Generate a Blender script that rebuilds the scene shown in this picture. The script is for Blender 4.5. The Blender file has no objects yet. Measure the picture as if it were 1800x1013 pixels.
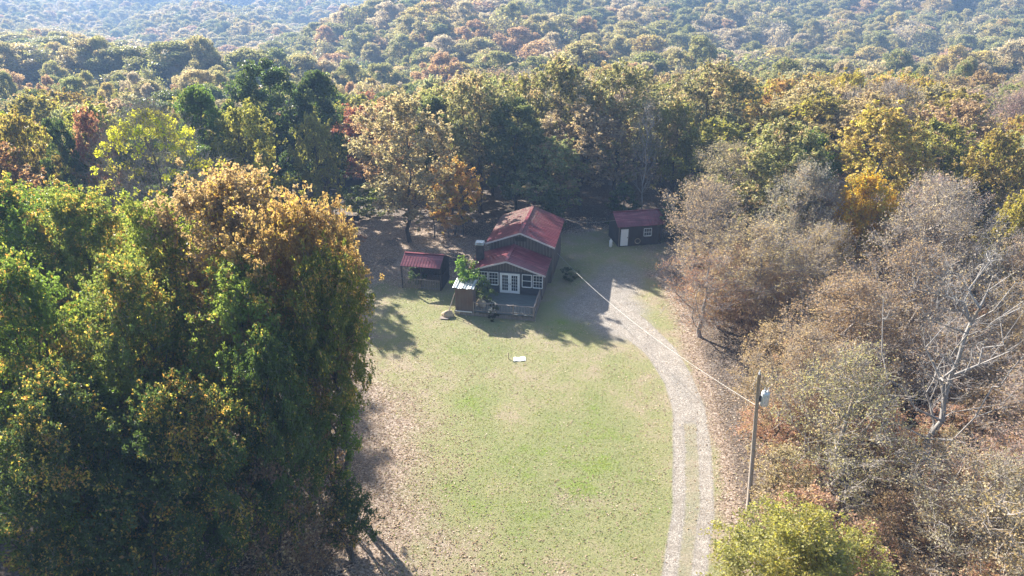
import bpy, math, random
import numpy as np
from statistics import NormalDist
from mathutils import Vector

random.seed(7)
PI = math.pi
S = bpy.context.scene
COL = S.collection

# ------------------------------------------------------------------ camera
CAM_H = 31.0
PITCH = math.radians(25.5)
F = 1250.0                                  # focal length in photo pixels (1800 wide)
cd = bpy.data.cameras.new('camera')
cam = bpy.data.objects.new('camera', cd)
COL.objects.link(cam)
cd.sensor_width = 36.0
cd.lens = 25.0
cd.clip_end = 6000
cd.clip_start = 0.5
cam.location = (0, 0, CAM_H)
cam.rotation_euler = (PI / 2 - PITCH, 0, 0)
S.camera = cam

# ------------------------------------------------------------------ sky and sun
SUN_EL = math.radians(28.5)
SUN_AZ = math.radians(40)                   # degrees to the left of straight ahead
to_sun = Vector((-math.sin(SUN_AZ) * math.cos(SUN_EL), math.cos(SUN_AZ) * math.cos(SUN_EL), math.sin(SUN_EL)))
w = bpy.data.worlds.new('World')
S.world = w
w.use_nodes = True
nt = w.node_tree
sky = nt.nodes.new('ShaderNodeTexSky')
sky.sky_type = 'NISHITA'
sky.sun_disc = False
sky.sun_elevation = SUN_EL
sky.sun_rotation = -SUN_AZ
sky.altitude = 200
sky.air_density = 1.2
sky.dust_density = 1.5
bg = nt.nodes['Background']
nt.links.new(sky.outputs[0], bg.inputs[0])
bg.inputs[1].default_value = 0.07
sd = bpy.data.lights.new('sun', 'SUN')
sd.energy = 5.0
sd.angle = math.radians(0.55)
sd.color = (1.0, 0.93, 0.82)
so = bpy.data.objects.new('sun', sd)
COL.objects.link(so)
so.rotation_euler = to_sun.to_track_quat('Z', 'Y').to_euler()
so.location = (-60, 60, 80)
S.view_settings.view_transform = 'Standard'
S.view_settings.look = 'None'
S.view_settings.exposure = 1.88
S.view_settings.gamma = 1.0
cy = S.cycles
cy.max_bounces = 6
cy.diffuse_bounces = 3
cy.glossy_bounces = 2
cy.transmission_bounces = 3
cy.transparent_max_bounces = 4
cy.volume_bounces = 0
cy.use_adaptive_sampling = True
cy.adaptive_threshold = 0.02
cy.use_denoising = True
cy.denoiser = 'OPENIMAGEDENOISE'
cy.denoising_input_passes = 'RGB_ALBEDO_NORMAL'
cy.denoising_prefilter = 'ACCURATE'
HAZE_DENSITY = 0.00048


# ------------------------------------------------------------------ helpers
def rng_of(seed):
    return np.random.default_rng(seed)


def smooth(a, b, x):
    t = np.clip((np.asarray(x, float) - a) / (b - a), 0, 1)
    return t * t * (3 - 2 * t)


def terrain(x, y):
    x = np.asarray(x, float)
    y = np.asarray(y, float)
    zl = np.interp(y, [-400, 72, 82, 130, 200, 250, 300, 350, 420, 600, 1000, 1700, 3000],
                   [0, 0, -1.0, -8, -18, -25, -28.5, -30, -40, -43, -41, -20, 40])
    zr = np.interp(y, [-400, 86, 100, 130, 180, 240, 330, 450, 600, 900, 3000],
                   [0, 0, -0.6, -3.5, -12, -19, -17, -11, 0, 18, 60])
    edge = -150 + (y - 350) * 0.45
    wv = smooth(-60, 60, x - edge) * smooth(60, 140, y)
    # near the house the right-hand profile serves the middle too
    wn = smooth(-40, 5, x)
    wv = np.maximum(wv * smooth(200, 300, y), wn * (1 - smooth(200, 300, y)))
    z = zl * (1 - wv) + zr * wv
    far = smooth(95, 220, y)
    z = z - 6.5 * smooth(195, 250, y)
    z = z + smooth(200, 300, y) * 8.5 * np.sin((x * 0.8 + y * 0.35) * 0.036 + 0.8) * np.cos(y * 0.011 + x * 0.004)
    z = z + far * (2.6 * np.sin(x * 0.021 + 1.3) * np.cos(y * 0.017) + 1.7 * np.sin(x * 0.047 + y * 0.031))
    gully = np.exp(-((y - 190 - 0.15 * (x - 90)) / 26.0) ** 2) * smooth(30, 110, x)
    return z - 5.0 * gully


def ang(v):
    return PITCH - math.atan((506.5 - v) / F)


def place(u, v_top, width, y, back=0.0):
    """World foot, height and crown radius of a tree seen at u with its top at v_top, standing y metres out."""
    ztop = CAM_H - (y + 0.5 * width / 2 / F * y) * math.tan(ang(v_top))
    dep = y * math.cos(PITCH) + (CAM_H - ztop * 0.75) * math.sin(PITCH)
    x = (u - 900) / F * dep
    g = float(terrain(x, y))
    return x, y, g, ztop - g, width / 2 / F * dep


def link(o):
    COL.objects.link(o)
    return o


def tag(o, label=None, cat=None, group=None, kind=None):
    if label: o['label'] = label
    if cat: o['category'] = cat
    if group: o['group'] = group
    if kind: o['kind'] = kind
    return o


def empty(name, loc=(0, 0, 0), rz=0.0):
    o = bpy.data.objects.new(name, None)
    o.location = loc
    o.rotation_euler = (0, 0, rz)
    o.empty_display_size = 0.3
    return link(o)


def np_mesh(name, chunks, mats, smooth_shade=False):
    """chunks: list of (verts n x 3, faces m x k, material index, var n x 3 or None)."""
    me = bpy.data.meshes.new(name)
    V = np.concatenate([c[0] for c in chunks]).astype(np.float32)
    loops, starts, totals, mi = [], [], [], []
    off = ls = 0
    for v, f, m, _ in chunks:
        k = f.shape[1]
        loops.append((f + off).ravel())
        starts.append(ls + np.arange(len(f)) * k)
        totals.append(np.full(len(f), k))
        mi.append(np.full(len(f), m))
        off += len(v)
        ls += f.size
    loops = np.concatenate(loops).astype(np.int32)
    starts = np.concatenate(starts).astype(np.int32)
    totals = np.concatenate(totals).astype(np.int32)
    mi = np.concatenate(mi).astype(np.int32)
    me.vertices.add(len(V))
    me.vertices.foreach_set('co', V.ravel())
    me.loops.add(len(loops))
    me.loops.foreach_set('vertex_index', loops)
    me.polygons.add(len(starts))
    me.polygons.foreach_set('loop_start', starts)
    try:
        me.polygons.foreach_set('loop_total', totals)
    except Exception:
        pass
    me.polygons.foreach_set('material_index', mi)
    me.polygons.foreach_set('use_smooth', np.full(len(starts), smooth_shade))
    if any(c[3] is not None for c in chunks):
        at = me.attributes.new('var', 'FLOAT_VECTOR', 'POINT')
        A = np.concatenate([c[3] if c[3] is not None else np.full((len(c[0]), 3), 0.5) for c in chunks]).astype(np.float32)
        at.data.foreach_set('vector', A.ravel())
    for m in mats:
        me.materials.append(m)
    me.update(calc_edges=True)
    me.validate()
    return me


class MB:
    """Collects simple solids, then builds ONE mesh."""
    def __init__(s):
        s.v, s.f = [], []

    def box(s, x0, x1, y0, y1, z0, z1):
        n = len(s.v)
        s.v += [(x0, y0, z0), (x1, y0, z0), (x1, y1, z0), (x0, y1, z0), (x0, y0, z1), (x1, y0, z1), (x1, y1, z1), (x0, y1, z1)]
        s.f += [tuple(n + i for i in q) for q in ((0, 3, 2, 1), (4, 5, 6, 7), (0, 1, 5, 4), (1, 2, 6, 5), (2, 3, 7, 6), (3, 0, 4, 7))]
        return s

    def hexa(s, p):
        n = len(s.v)
        s.v += [tuple(q) for q in p]
        s.f += [tuple(n + i for i in q) for q in ((0, 3, 2, 1), (4, 5, 6, 7), (0, 1, 5, 4), (1, 2, 6, 5), (2, 3, 7, 6), (3, 0, 4, 7))]
        return s

    def bar(s, a, b, wd, th=None):
        a, b = Vector(a), Vector(b)
        th = th or wd
        d = (b - a).normalized()
        up = Vector((0, 0, 1)) if abs(d.z) < 0.95 else Vector((0, 1, 0))
        sd_ = d.cross(up).normalized() * wd / 2
        u = sd_.cross(d).normalized() * th / 2
        return s.hexa([a - sd_ - u, a + sd_ - u, b + sd_ - u, b - sd_ - u, a - sd_ + u, a + sd_ + u, b + sd_ + u, b - sd_ + u])

    def tube(s, pts, r, k=10, cap=True):
        pts = [Vector(p) for p in pts]
        rs = r if isinstance(r, (list, tuple)) else [r] * len(pts)
        n0 = len(s.v)
        for i, p in enumerate(pts):
            d = (pts[min(i + 1, len(pts) - 1)] - pts[max(i - 1, 0)]).normalized()
            up = Vector((0, 0, 1)) if abs(d.z) < 0.95 else Vector((0, 1, 0))
            a = d.cross(up).normalized()
            b = a.cross(d)
            for j in range(k):
                t = 2 * PI * j / k
                s.v.append(tuple(p + (a * math.cos(t) + b * math.sin(t)) * rs[i]))
        for i in range(len(pts) - 1):
            for j in range(k):
                a0, a1 = n0 + i * k + j, n0 + i * k + (j + 1) % k
                s.f.append((a0, a1, a1 + k, a0 + k))
        if cap:
            s.f.append(tuple(n0 + j for j in range(k)))
            s.f.append(tuple(n0 + (len(pts) - 1) * k + j for j in reversed(range(k))))
        return s

    def poly(s, pts):
        n = len(s.v)
        s.v += [tuple(p) for p in pts]
        s.f.append(tuple(range(n, n + len(pts))))
        return s

    def prism_y(s, prof, y0, y1):
        """profile [(x,z)] extruded along y"""
        n, k = len(s.v), len(prof)
        s.v += [(x, y0, z) for x, z in prof] + [(x, y1, z) for x, z in prof]
        s.f.append(tuple(n + i for i in range(k)))
        s.f.append(tuple(n + k + i for i in reversed(range(k))))
        for i in range(k):
            j = (i + 1) % k
            s.f.append((n + i, n + k + i, n + k + j, n + j))
        return s

    def build(s, name, mat, parent=None, smooth_shade=False):
        me = bpy.data.meshes.new(name)
        me.from_pydata(s.v, [], s.f)
        me.materials.append(mat)
        if smooth_shade:
            for p in me.polygons: p.use_smooth = True
        me.update()
        o = link(bpy.data.objects.new(name, me))
        if parent is not None: o.parent = parent
        return o


# ------------------------------------------------------------------ materials
def new_mat(name):
    m = bpy.data.materials.new(name)
    m.use_nodes = True
    t = m.node_tree
    b = t.nodes['Principled BSDF']
    return m, t, b


def N(t, kind, **kw):
    n = t.nodes.new(kind)
    for k, v in kw.items():
        setattr(n, k, v)
    return n


def L(t, a, b):
    t.links.new(a, b)


def math_n(t, op, a, b=None, clamp=False):
    n = t.nodes.new('ShaderNodeMath')
    n.operation = op
    n.use_clamp = clamp
    for i, x in enumerate((a, b)):
        if x is None: continue
        if isinstance(x, (int, float)): n.inputs[i].default_value = x
        else: t.links.new(x, n.inputs[i])
    return n.outputs[0]


def mix_c(t, fac, a, b, blend='MIX'):
    n = t.nodes.new('ShaderNodeMix')
    n.data_type = 'RGBA'
    n.blend_type = blend
    for i, x in ((0, fac), (6, a), (7, b)):
        if isinstance(x, (int, float)): n.inputs[i].default_value = x
        elif isinstance(x, tuple): n.inputs[i].default_value = x if len(x) == 4 else (*x, 1)
        else: t.links.new(x, n.inputs[i])
    return n.outputs[2]


def noise(t, vec, scale, detail=3, rough=0.5, out=0):
    n = t.nodes.new('ShaderNodeTexNoise')
    n.inputs['Scale'].default_value = scale
    n.inputs['Detail'].default_value = detail
    n.inputs['Roughness'].default_value = rough
    if vec is not None: t.links.new(vec, n.inputs['Vector'])
    return n.outputs[out]


def ramp(t, fac, stops, interp='LINEAR'):
    n = t.nodes.new('ShaderNodeValToRGB')
    n.color_ramp.interpolation = interp
    e = n.color_ramp.elements
    while len(e) < len(stops): e.new(0.5)
    for i, (p, c) in enumerate(stops):
        e[i].position = p
        e[i].color = c if len(c) == 4 else (*c, 1)
    t.links.new(fac, n.inputs[0])
    return n.outputs[0]


def simple(name, col, rough=0.6, metal=0.0, var=0.25, scale=6.0, spec=0.4, bump=0.0):
    m, t, b = new_mat(name)
    g = N(t, 'ShaderNodeTexCoord')
    n = noise(t, g.outputs['Object'], scale, 5, 0.65)
    dark = tuple(c * (1 - var) for c in col)
    lite = tuple(min(1, c * (1 + var)) for c in col)
    L(t, ramp(t, n, [(0.3, dark), (0.7, lite)]), b.inputs['Base Color'])
    b.inputs['Roughness'].default_value = rough
    b.inputs['Metallic'].default_value = metal
    b.inputs['Specular IOR Level'].default_value = spec
    if bump:
        bn = N(t, 'ShaderNodeBump')
        bn.inputs['Strength'].default_value = bump
        L(t, noise(t, g.outputs['Object'], scale * 6, 4), bn.inputs['Height'])
        L(t, bn.outputs[0], b.inputs['Normal'])
    return m


def wood_mat(name, col, axis_scale=(9, 9, 0.6), var=0.45, rough=0.8):
    m, t, b = new_mat(name)
    g = N(t, 'ShaderNodeTexCoord')
    mp = N(t, 'ShaderNodeMapping')
    mp.inputs['Scale'].default_value = axis_scale
    L(t, g.outputs['Object'], mp.inputs['Vector'])
    n1 = noise(t, mp.outputs[0], 1.0, 6, 0.7)
    n2 = noise(t, g.outputs['Object'], 0.9, 4, 0.6)
    c1 = ramp(t, n1, [(0.3, tuple(c * (1 - var) for c in col)), (0.72, tuple(c * (1 + var) for c in col))])
    c2 = mix_c(t, ramp(t, n2, [(0.4, (0, 0, 0)), (0.75, (0.6, 0.6, 0.6))]), c1, (col[0] * 0.9 + .03, col[0] * 0.9 + .03, col[0] * 0.95 + .03))
    L(t, c2, b.inputs['Base Color'])
    b.inputs['Roughness'].default_value = rough
    b.inputs['Specular IOR Level'].default_value = 0.25
    return m


M = {}
M['wood'] = wood_mat('weathered brown siding', (0.11, 0.09, 0.08))
M['wood_light'] = wood_mat('grey rail wood', (0.26, 0.21, 0.175))
M['batten'] = wood_mat('worn batten', (0.19, 0.155, 0.135))
M['wood_dark'] = wood_mat('dark old wood', (0.055, 0.042, 0.036))
M['outhouse'] = wood_mat('brown plank', (0.16, 0.105, 0.08), (14, 14, 0.5))
M['deck'] = wood_mat('grey green deck boards', (0.13, 0.15, 0.14), (1.2, 7.0, 5), 0.35)
M['skirt'] = wood_mat('lower siding with blue shade tint', (0.06, 0.062, 0.075), (4, 4, 4), 0.3)  # bluish sky shade on the front wall is put into this board colour
M['white'] = simple('white paint', (0.74, 0.75, 0.76), 0.45, var=0.06)
M['door_white'] = simple('pale door paint', (0.78, 0.8, 0.82), 0.4, var=0.04)
M['trim'] = simple('pale grey fascia', (0.55, 0.5, 0.5), 0.6, var=0.15)
M['tin'] = simple('galvanised sheet', (0.42, 0.45, 0.47), 0.35, 0.6, 0.25, 3.0)
M['grey_metal'] = simple('grey painted metal', (0.55, 0.58, 0.6), 0.35, 0.3, 0.12)
M['dark_metal'] = simple('dark metal', (0.04, 0.04, 0.045), 0.5, 0.4)
M['tan'] = simple('tan cloth', (0.42, 0.33, 0.23), 0.9, var=0.3, scale=3)
M['stone'] = simple('dark chimney block', (0.07, 0.06, 0.06), 0.9, var=0.4, scale=5, bump=.4)
M['concrete'] = simple('pale concrete', (0.55, 0.54, 0.5), 0.85, var=0.15, scale=3)
M['pole'] = wood_mat('utility pole wood', (0.31, 0.26, 0.215), (20, 20, 0.5), 0.3)
M['wire'] = simple('aluminium wire', (0.45, 0.43, 0.4), 0.5, 0.0, 0.05)
M['bark'] = wood_mat('bark', (0.085, 0.07, 0.058), (5, 5, 1.0), 0.5, 0.95)
M['bark_pale'] = wood_mat('pale grey bark', (0.26, 0.24, 0.225), (4, 4, 1.0), 0.4, 0.9)
M['twig'] = wood_mat('grey brown twigs', (0.28, 0.245, 0.22), (4, 4, 1.0), 0.3, 0.9)

m, t, b = new_mat('window glass')
b.inputs['Base Color'].default_value = (0.02, 0.028, 0.04, 1)
b.inputs['Roughness'].default_value = 0.08
b.inputs['Specular IOR Level'].default_value = 0.6
M['glass'] = m

# red metal roof: ribs are modelled, faded streaks run down the slope, old leaves stay in drifts
m, t, b = new_mat('red metal roofing')
g = N(t, 'ShaderNodeTexCoord')
mp = N(t, 'ShaderNodeMapping')
mp.inputs['Scale'].default_value = (0.35, 2.2, 0.35)
L(t, g.outputs['Object'], mp.inputs['Vector'])
n1 = noise(t, mp.outputs[0], 1.6, 5, 0.65)
n2 = noise(t, g.outputs['Object'], 1.1, 5, 0.7)
c = ramp(t, n1, [(0.3, (0.10, 0.022, 0.032)), (0.55, (0.2, 0.045, 0.06)), (0.75, (0.38, 0.17, 0.17))])
at = N(t, 'ShaderNodeAttribute', attribute_name='debris')
lf = math_n(t, 'GREATER_THAN', math_n(t, 'ADD', at.outputs['Fac'], math_n(t, 'MULTIPLY', math_n(t, 'SUBTRACT', noise(t, g.outputs['Object'], 6.0, 8, 0.85), 0.5), 1.6)), 0.52)
lc = ramp(t, noise(t, g.outputs['Object'], 22, 3), [(0.4, (0.05, 0.037, 0.03)), (0.62, (0.34, 0.25, 0.18))])
L(t, mix_c(t, lf, c, lc), b.inputs['Base Color'])
L(t, math_n(t, 'ADD', math_n(t, 'MULTIPLY', lf, 0.5), 0.3), b.inputs['Roughness'])
b.inputs['Specular IOR Level'].default_value = 0.5
M['roof'] = m


def leaf_mat(name, accent, frac, far=False, hue=0.05, trans=0.5):
    m, t, b = new_mat(name)
    oi = N(t, 'ShaderNodeObjectInfo')
    va = N(t, 'ShaderNodeAttribute', attribute_name='var')
    sp = N(t, 'ShaderNodeSeparateXYZ')
    L(t, va.outputs['Vector'], sp.inputs[0])
    lv, cv = sp.outputs[0], sp.outputs[1]
    geo = N(t, 'ShaderNodeNewGeometry')
    if far:
        patch = noise(t, oi.outputs['Location'], 0.016, 2)
        base = ramp(t, math_n(t, 'FRACT', math_n(t, 'ADD', math_n(t, 'MULTIPLY', oi.outputs['Random'], 0.6), math_n(t, 'MULTIPLY', patch, 1.5))), far, 'CONSTANT')
        big = noise(t, geo.outputs['Position'], 0.012, 2)
        base = mix_c(t, ramp(t, big, [(0.4, (0, 0, 0)), (0.65, (0.3, 0.3, 0.3))]), base, (0.2, 0.19, 0.09))
    else:
        base = oi.outputs['Color']
    wn = noise(t, geo.outputs['Position'], 0.33, 2)
    pick = math_n(t, 'ADD', math_n(t, 'MULTIPLY', lv, 0.22), math_n(t, 'ADD', math_n(t, 'MULTIPLY', cv, 0.38), math_n(t, 'MULTIPLY', wn, 0.8)))
    # pick runs from about 0.3 to 1.1
    thr = 0.70 + 0.16 * NormalDist().inv_cdf(1 - frac)
    isacc = ramp(t, pick, [(thr - 0.03, (0, 0, 0)), (min(1, thr + 0.03), (1, 1, 1))])
    acc = ramp(t, math_n(t, 'FRACT', math_n(t, 'ADD', math_n(t, 'MULTIPLY', lv, 3.7), cv)), [(0.0, accent[0]), (0.5, accent[1]), (1.0, accent[2])])
    colr = mix_c(t, isacc, base, acc)
    hs = N(t, 'ShaderNodeHueSaturation')
    L(t, colr, hs.inputs['Color'])
    L(t, math_n(t, 'ADD', 0.5 - hue * 0.5, math_n(t, 'MULTIPLY', math_n(t, 'ADD', math_n(t, 'MULTIPLY', cv, 0.6), math_n(t, 'MULTIPLY', lv, 0.4)), hue)), hs.inputs['Hue'])
    L(t, math_n(t, 'ADD', 0.8, math_n(t, 'ADD', math_n(t, 'MULTIPLY', lv, 0.6), math_n(t, 'MULTIPLY', cv, 0.35))), hs.inputs['Value'])
    b.inputs['Roughness'].default_value = 0.5
    b.inputs['Specular IOR Level'].default_value = 0.35
    L(t, hs.outputs[0], b.inputs['Base Color'])
    tr = N(t, 'ShaderNodeBsdfTranslucent')
    tc = mix_c(t, 1.0, hs.outputs[0], (1.5, 1.45, 1.0), 'MULTIPLY')
    L(t, tc, tr.inputs['Color'])
    mx = N(t, 'ShaderNodeMixShader')
    mx.inputs[0].default_value = trans
    L(t, b.outputs[0], mx.inputs[1])
    L(t, tr.outputs[0], mx.inputs[2])
    L(t, mx.outputs[0], t.nodes['Material Output'].inputs['Surface'])
    return m


ORANGE = [(0.34, 0.15, 0.05), (0.38, 0.3, 0.06), (0.27, 0.14, 0.09)]
YELLOW = [(0.3, 0.26, 0.04), (0.26, 0.24, 0.07), (0.22, 0.16, 0.05)]
BROWN = [(0.26, 0.18, 0.12), (0.34, 0.26, 0.18), (0.2, 0.13, 0.095)]
OLIVE = [(0.09, 0.11, 0.035), (0.13, 0.13, 0.05), (0.07, 0.09, 0.03)]
M['leaf_turning'] = leaf_mat('turning oak leaves', ORANGE, 0.17)
M['leaf_yellowing'] = leaf_mat('yellowing leaves', YELLOW, 0.3)
M['leaf_dry'] = leaf_mat('dry brown leaves', BROWN, 0.22)
M['leaf_green'] = leaf_mat('green leaves', OLIVE, 0.25)
FAR = [(0.0, (0.2, 0.2, 0.095)), (0.13, (0.26, 0.235, 0.13)), (0.27, (0.18, 0.19, 0.08)), (0.37, (0.32, 0.265, 0.18)), (0.49, (0.24, 0.23, 0.1)),
       (0.6, (0.34, 0.29, 0.22)), (0.7, (0.12, 0.15, 0.065)), (0.77, (0.31, 0.25, 0.11)), (0.84, (0.33, 0.28, 0.24)), (0.95, (0.31, 0.2, 0.14))]
M['leaf_far'] = leaf_mat('mixed autumn canopy', BROWN, 0.1, far=FAR)


# ground: one colour recipe shared by the forest floor, the lawn and the driveway
def ground_mat(name):
    m, t, b = new_mat(name)
    geo = N(t, 'ShaderNodeNewGeometry')
    P_ = geo.outputs['Position']
    va = N(t, 'ShaderNodeAttribute', attribute_name='var')
    sp = N(t, 'ShaderNodeSeparateXYZ')
    L(t, va.outputs['Vector'], sp.inputs[0])
    grass_w, gravel_w, green_w = sp.outputs
    vor = N(t, 'ShaderNodeTexVoronoi')
    vor.inputs['Scale'].default_value = 9
    L(t, P_, vor.inputs['Vector'])
    sepc = N(t, 'ShaderNodeSeparateColor')
    L(t, vor.outputs['Color'], sepc.inputs[0])
    litter = ramp(t, sepc.outputs[0], [(0.0, (0.1, 0.07, 0.05)), (0.3, (0.24, 0.175, 0.13)), (0.7, (0.36, 0.28, 0.22)), (1.0, (0.52, 0.43, 0.36))])
    litter = mix_c(t, ramp(t, noise(t, P_, 0.35, 4), [(0.35, (0, 0, 0)), (0.7, (0.4, 0.4, 0.4))]), litter, (0.22, 0.165, 0.125))
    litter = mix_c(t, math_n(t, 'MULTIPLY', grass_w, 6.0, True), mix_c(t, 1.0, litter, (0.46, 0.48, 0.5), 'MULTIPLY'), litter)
    # grass: dry straw to green
    n_a = noise(t, P_, 0.55, 5, 0.62)
    n_b = noise(t, P_, 5.0, 6, 0.75)
    n_c = noise(t, P_, 20.0, 4, 0.75)
    gmix = math_n(t, 'ADD', math_n(t, 'MULTIPLY', green_w, 1.0), math_n(t, 'ADD', math_n(t, 'MULTIPLY', math_n(t, 'SUBTRACT', n_a, 0.5), 1.5), math_n(t, 'MULTIPLY', math_n(t, 'SUBTRACT', n_b, 0.5), 1.4)), True)
    grass = ramp(t, gmix, [(0.0, (0.35, 0.285, 0.2)), (0.4, (0.275, 0.268, 0.13)), (0.75, (0.24, 0.255, 0.115)), (1.0, (0.2, 0.255, 0.06))])
    grass = mix_c(t, 1.0, grass, ramp(t, n_c, [(0.3, (0.55, 0.55, 0.55)), (0.7, (1.35, 1.35, 1.35))]), 'MULTIPLY')
    gw = math_n(t, 'ADD', math_n(t, 'MULTIPLY', math_n(t, 'SUBTRACT', n_b, 0.5), 2.0), math_n(t, 'ADD', math_n(t, 'MULTIPLY', math_n(t, 'SUBTRACT', n_a, 0.5), 1.2), math_n(t, 'MULTIPLY', math_n(t, 'SUBTRACT', grass_w, 0.5), 2.6)))
    gw = math_n(t, 'ADD', gw, 0.5, True)
    c = mix_c(t, gw, litter, grass)
    v2 = N(t, 'ShaderNodeTexVoronoi')
    v2.inputs['Scale'].default_value = 17
    L(t, P_, v2.inputs['Vector'])
    s2 = N(t, 'ShaderNodeSeparateColor')
    L(t, v2.outputs['Color'], s2.inputs[0])
    grav = ramp(t, s2.outputs[1], [(0.0, (0.19, 0.17, 0.15)), (0.5, (0.31, 0.28, 0.25)), (1.0, (0.43, 0.4, 0.36))])
    grav = mix_c(t, ramp(t, noise(t, P_, 1.1, 5, 0.7), [(0.42, (0, 0, 0)), (0.7, (0.7, 0.7, 0.7))]), grav, (0.21, 0.185, 0.155))
    grav = mix_c(t, ramp(t, gravel_w, [(0.72, (0, 0, 0)), (0.95, (1, 1, 1))]), grav, mix_c(t, 1.0, grav, (1.15, 1.13, 1.11), 'MULTIPLY'))
    vw = math_n(t, 'ADD', math_n(t, 'ADD', math_n(t, 'MULTIPLY', math_n(t, 'SUBTRACT', n_b, 0.5), 1.6), math_n(t, 'MULTIPLY', math_n(t, 'SUBTRACT', n_a, 0.5), 0.8)), math_n(t, 'MULTIPLY', math_n(t, 'SUBTRACT', gravel_w, 0.5), 2.4))
    vw = math_n(t, 'ADD', vw, 0.5, True)
    c = mix_c(t, vw, c, grav)
    L(t, c, b.inputs['Base Color'])
    b.inputs['Roughness'].default_value = 0.9
    b.inputs['Specular IOR Level'].default_value = 0.2
    bn = N(t, 'ShaderNodeBump')
    bn.inputs['Strength'].default_value = 0.9
    bn.inputs['Distance'].default_value = 0.12
    L(t, math_n(t, 'ADD', math_n(t, 'MULTIPLY', n_b, 0.7), math_n(t, 'MULTIPLY', n_c, 0.5)), bn.inputs['Height'])
    L(t, bn.outputs[0], b.inputs['Normal'])
    return m


M['ground'] = ground_mat('ground surface')

# ------------------------------------------------------------------ ground
CLEARING = np.array([(-6, -30), (-8, 20), (-10.5, 31), (-11.5, 38), (-13, 48), (-14, 55), (-16, 62), (-20, 72), (-24, 82), (-23, 93), (-13, 88), (-6, 83), (4, 81),
                     (12, 83), (20, 84), (20, 76), (17, 68), (17, 55), (16.3, 49), (15.6, 41), (14.2, 33), (13, 22), (12, -30)], float)


def inside(poly, x, y):
    x = np.asarray(x, float); y = np.asarray(y, float)
    r = np.zeros(x.shape, bool)
    n = len(poly)
    for i in range(n):
        x0, y0 = poly[i]; x1, y1 = poly[(i + 1) % n]
        if y0 == y1: continue
        c = ((y0 > y) != (y1 > y)) & (x < (x1 - x0) * (y - y0) / (y1 - y0) + x0)
        r ^= c
    return r


def seg_dist(poly, x, y, closed=True):
    d = np.full(np.shape(x), 1e9)
    n = len(poly)
    for i in range(n if closed else n - 1):
        a = poly[i]; bb = poly[(i + 1) % n]
        ab = bb - a
        tt = np.clip(((x - a[0]) * ab[0] + (y - a[1]) * ab[1]) / (ab @ ab), 0, 1)
        d = np.minimum(d, np.hypot(x - a[0] - tt * ab[0], y - a[1] - tt * ab[1]))
    return d


TRACK_L = np.array([(7.2, -5), (7.2, 22), (8.6, 28.3), (10.2, 33.3), (11.35, 38.7), (12.4, 44.0), (12.5, 47.5), (11.7, 52.2), (9.8, 56.5), (7.0, 60)], float)
TRACK_R = np.array([(8.8, -5), (8.8, 22), (10.2, 28.3), (11.9, 33.3), (13.1, 38.7), (14.0, 44.0), (14.0, 48.5), (13.6, 52.8), (12.0, 58), (10, 62)], float)
TRACK_M = (TRACK_L + TRACK_R) / 2
YARD = np.array([(9.8, 57), (8.8, 62), (10.5, 66), (11.5, 69)], float)


def vnoise(x, y, s, seed=0):
    """cheap smooth value noise in numpy"""
    r = rng_of(seed).random((64, 64))
    X = x / s; Y = y / s
    xi = np.floor(X).astype(int); yi = np.floor(Y).astype(int)
    fx = X - xi; fy = Y - yi
    fx = fx * fx * (3 - 2 * fx); fy = fy * fy * (3 - 2 * fy)
    g = lambda a, b_: r[a % 64, b_ % 64]
    return (g(xi, yi) * (1 - fx) + g(xi + 1, yi) * fx) * (1 - fy) + (g(xi, yi + 1) * (1 - fx) + g(xi + 1, yi + 1) * fx) * fy


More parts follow.
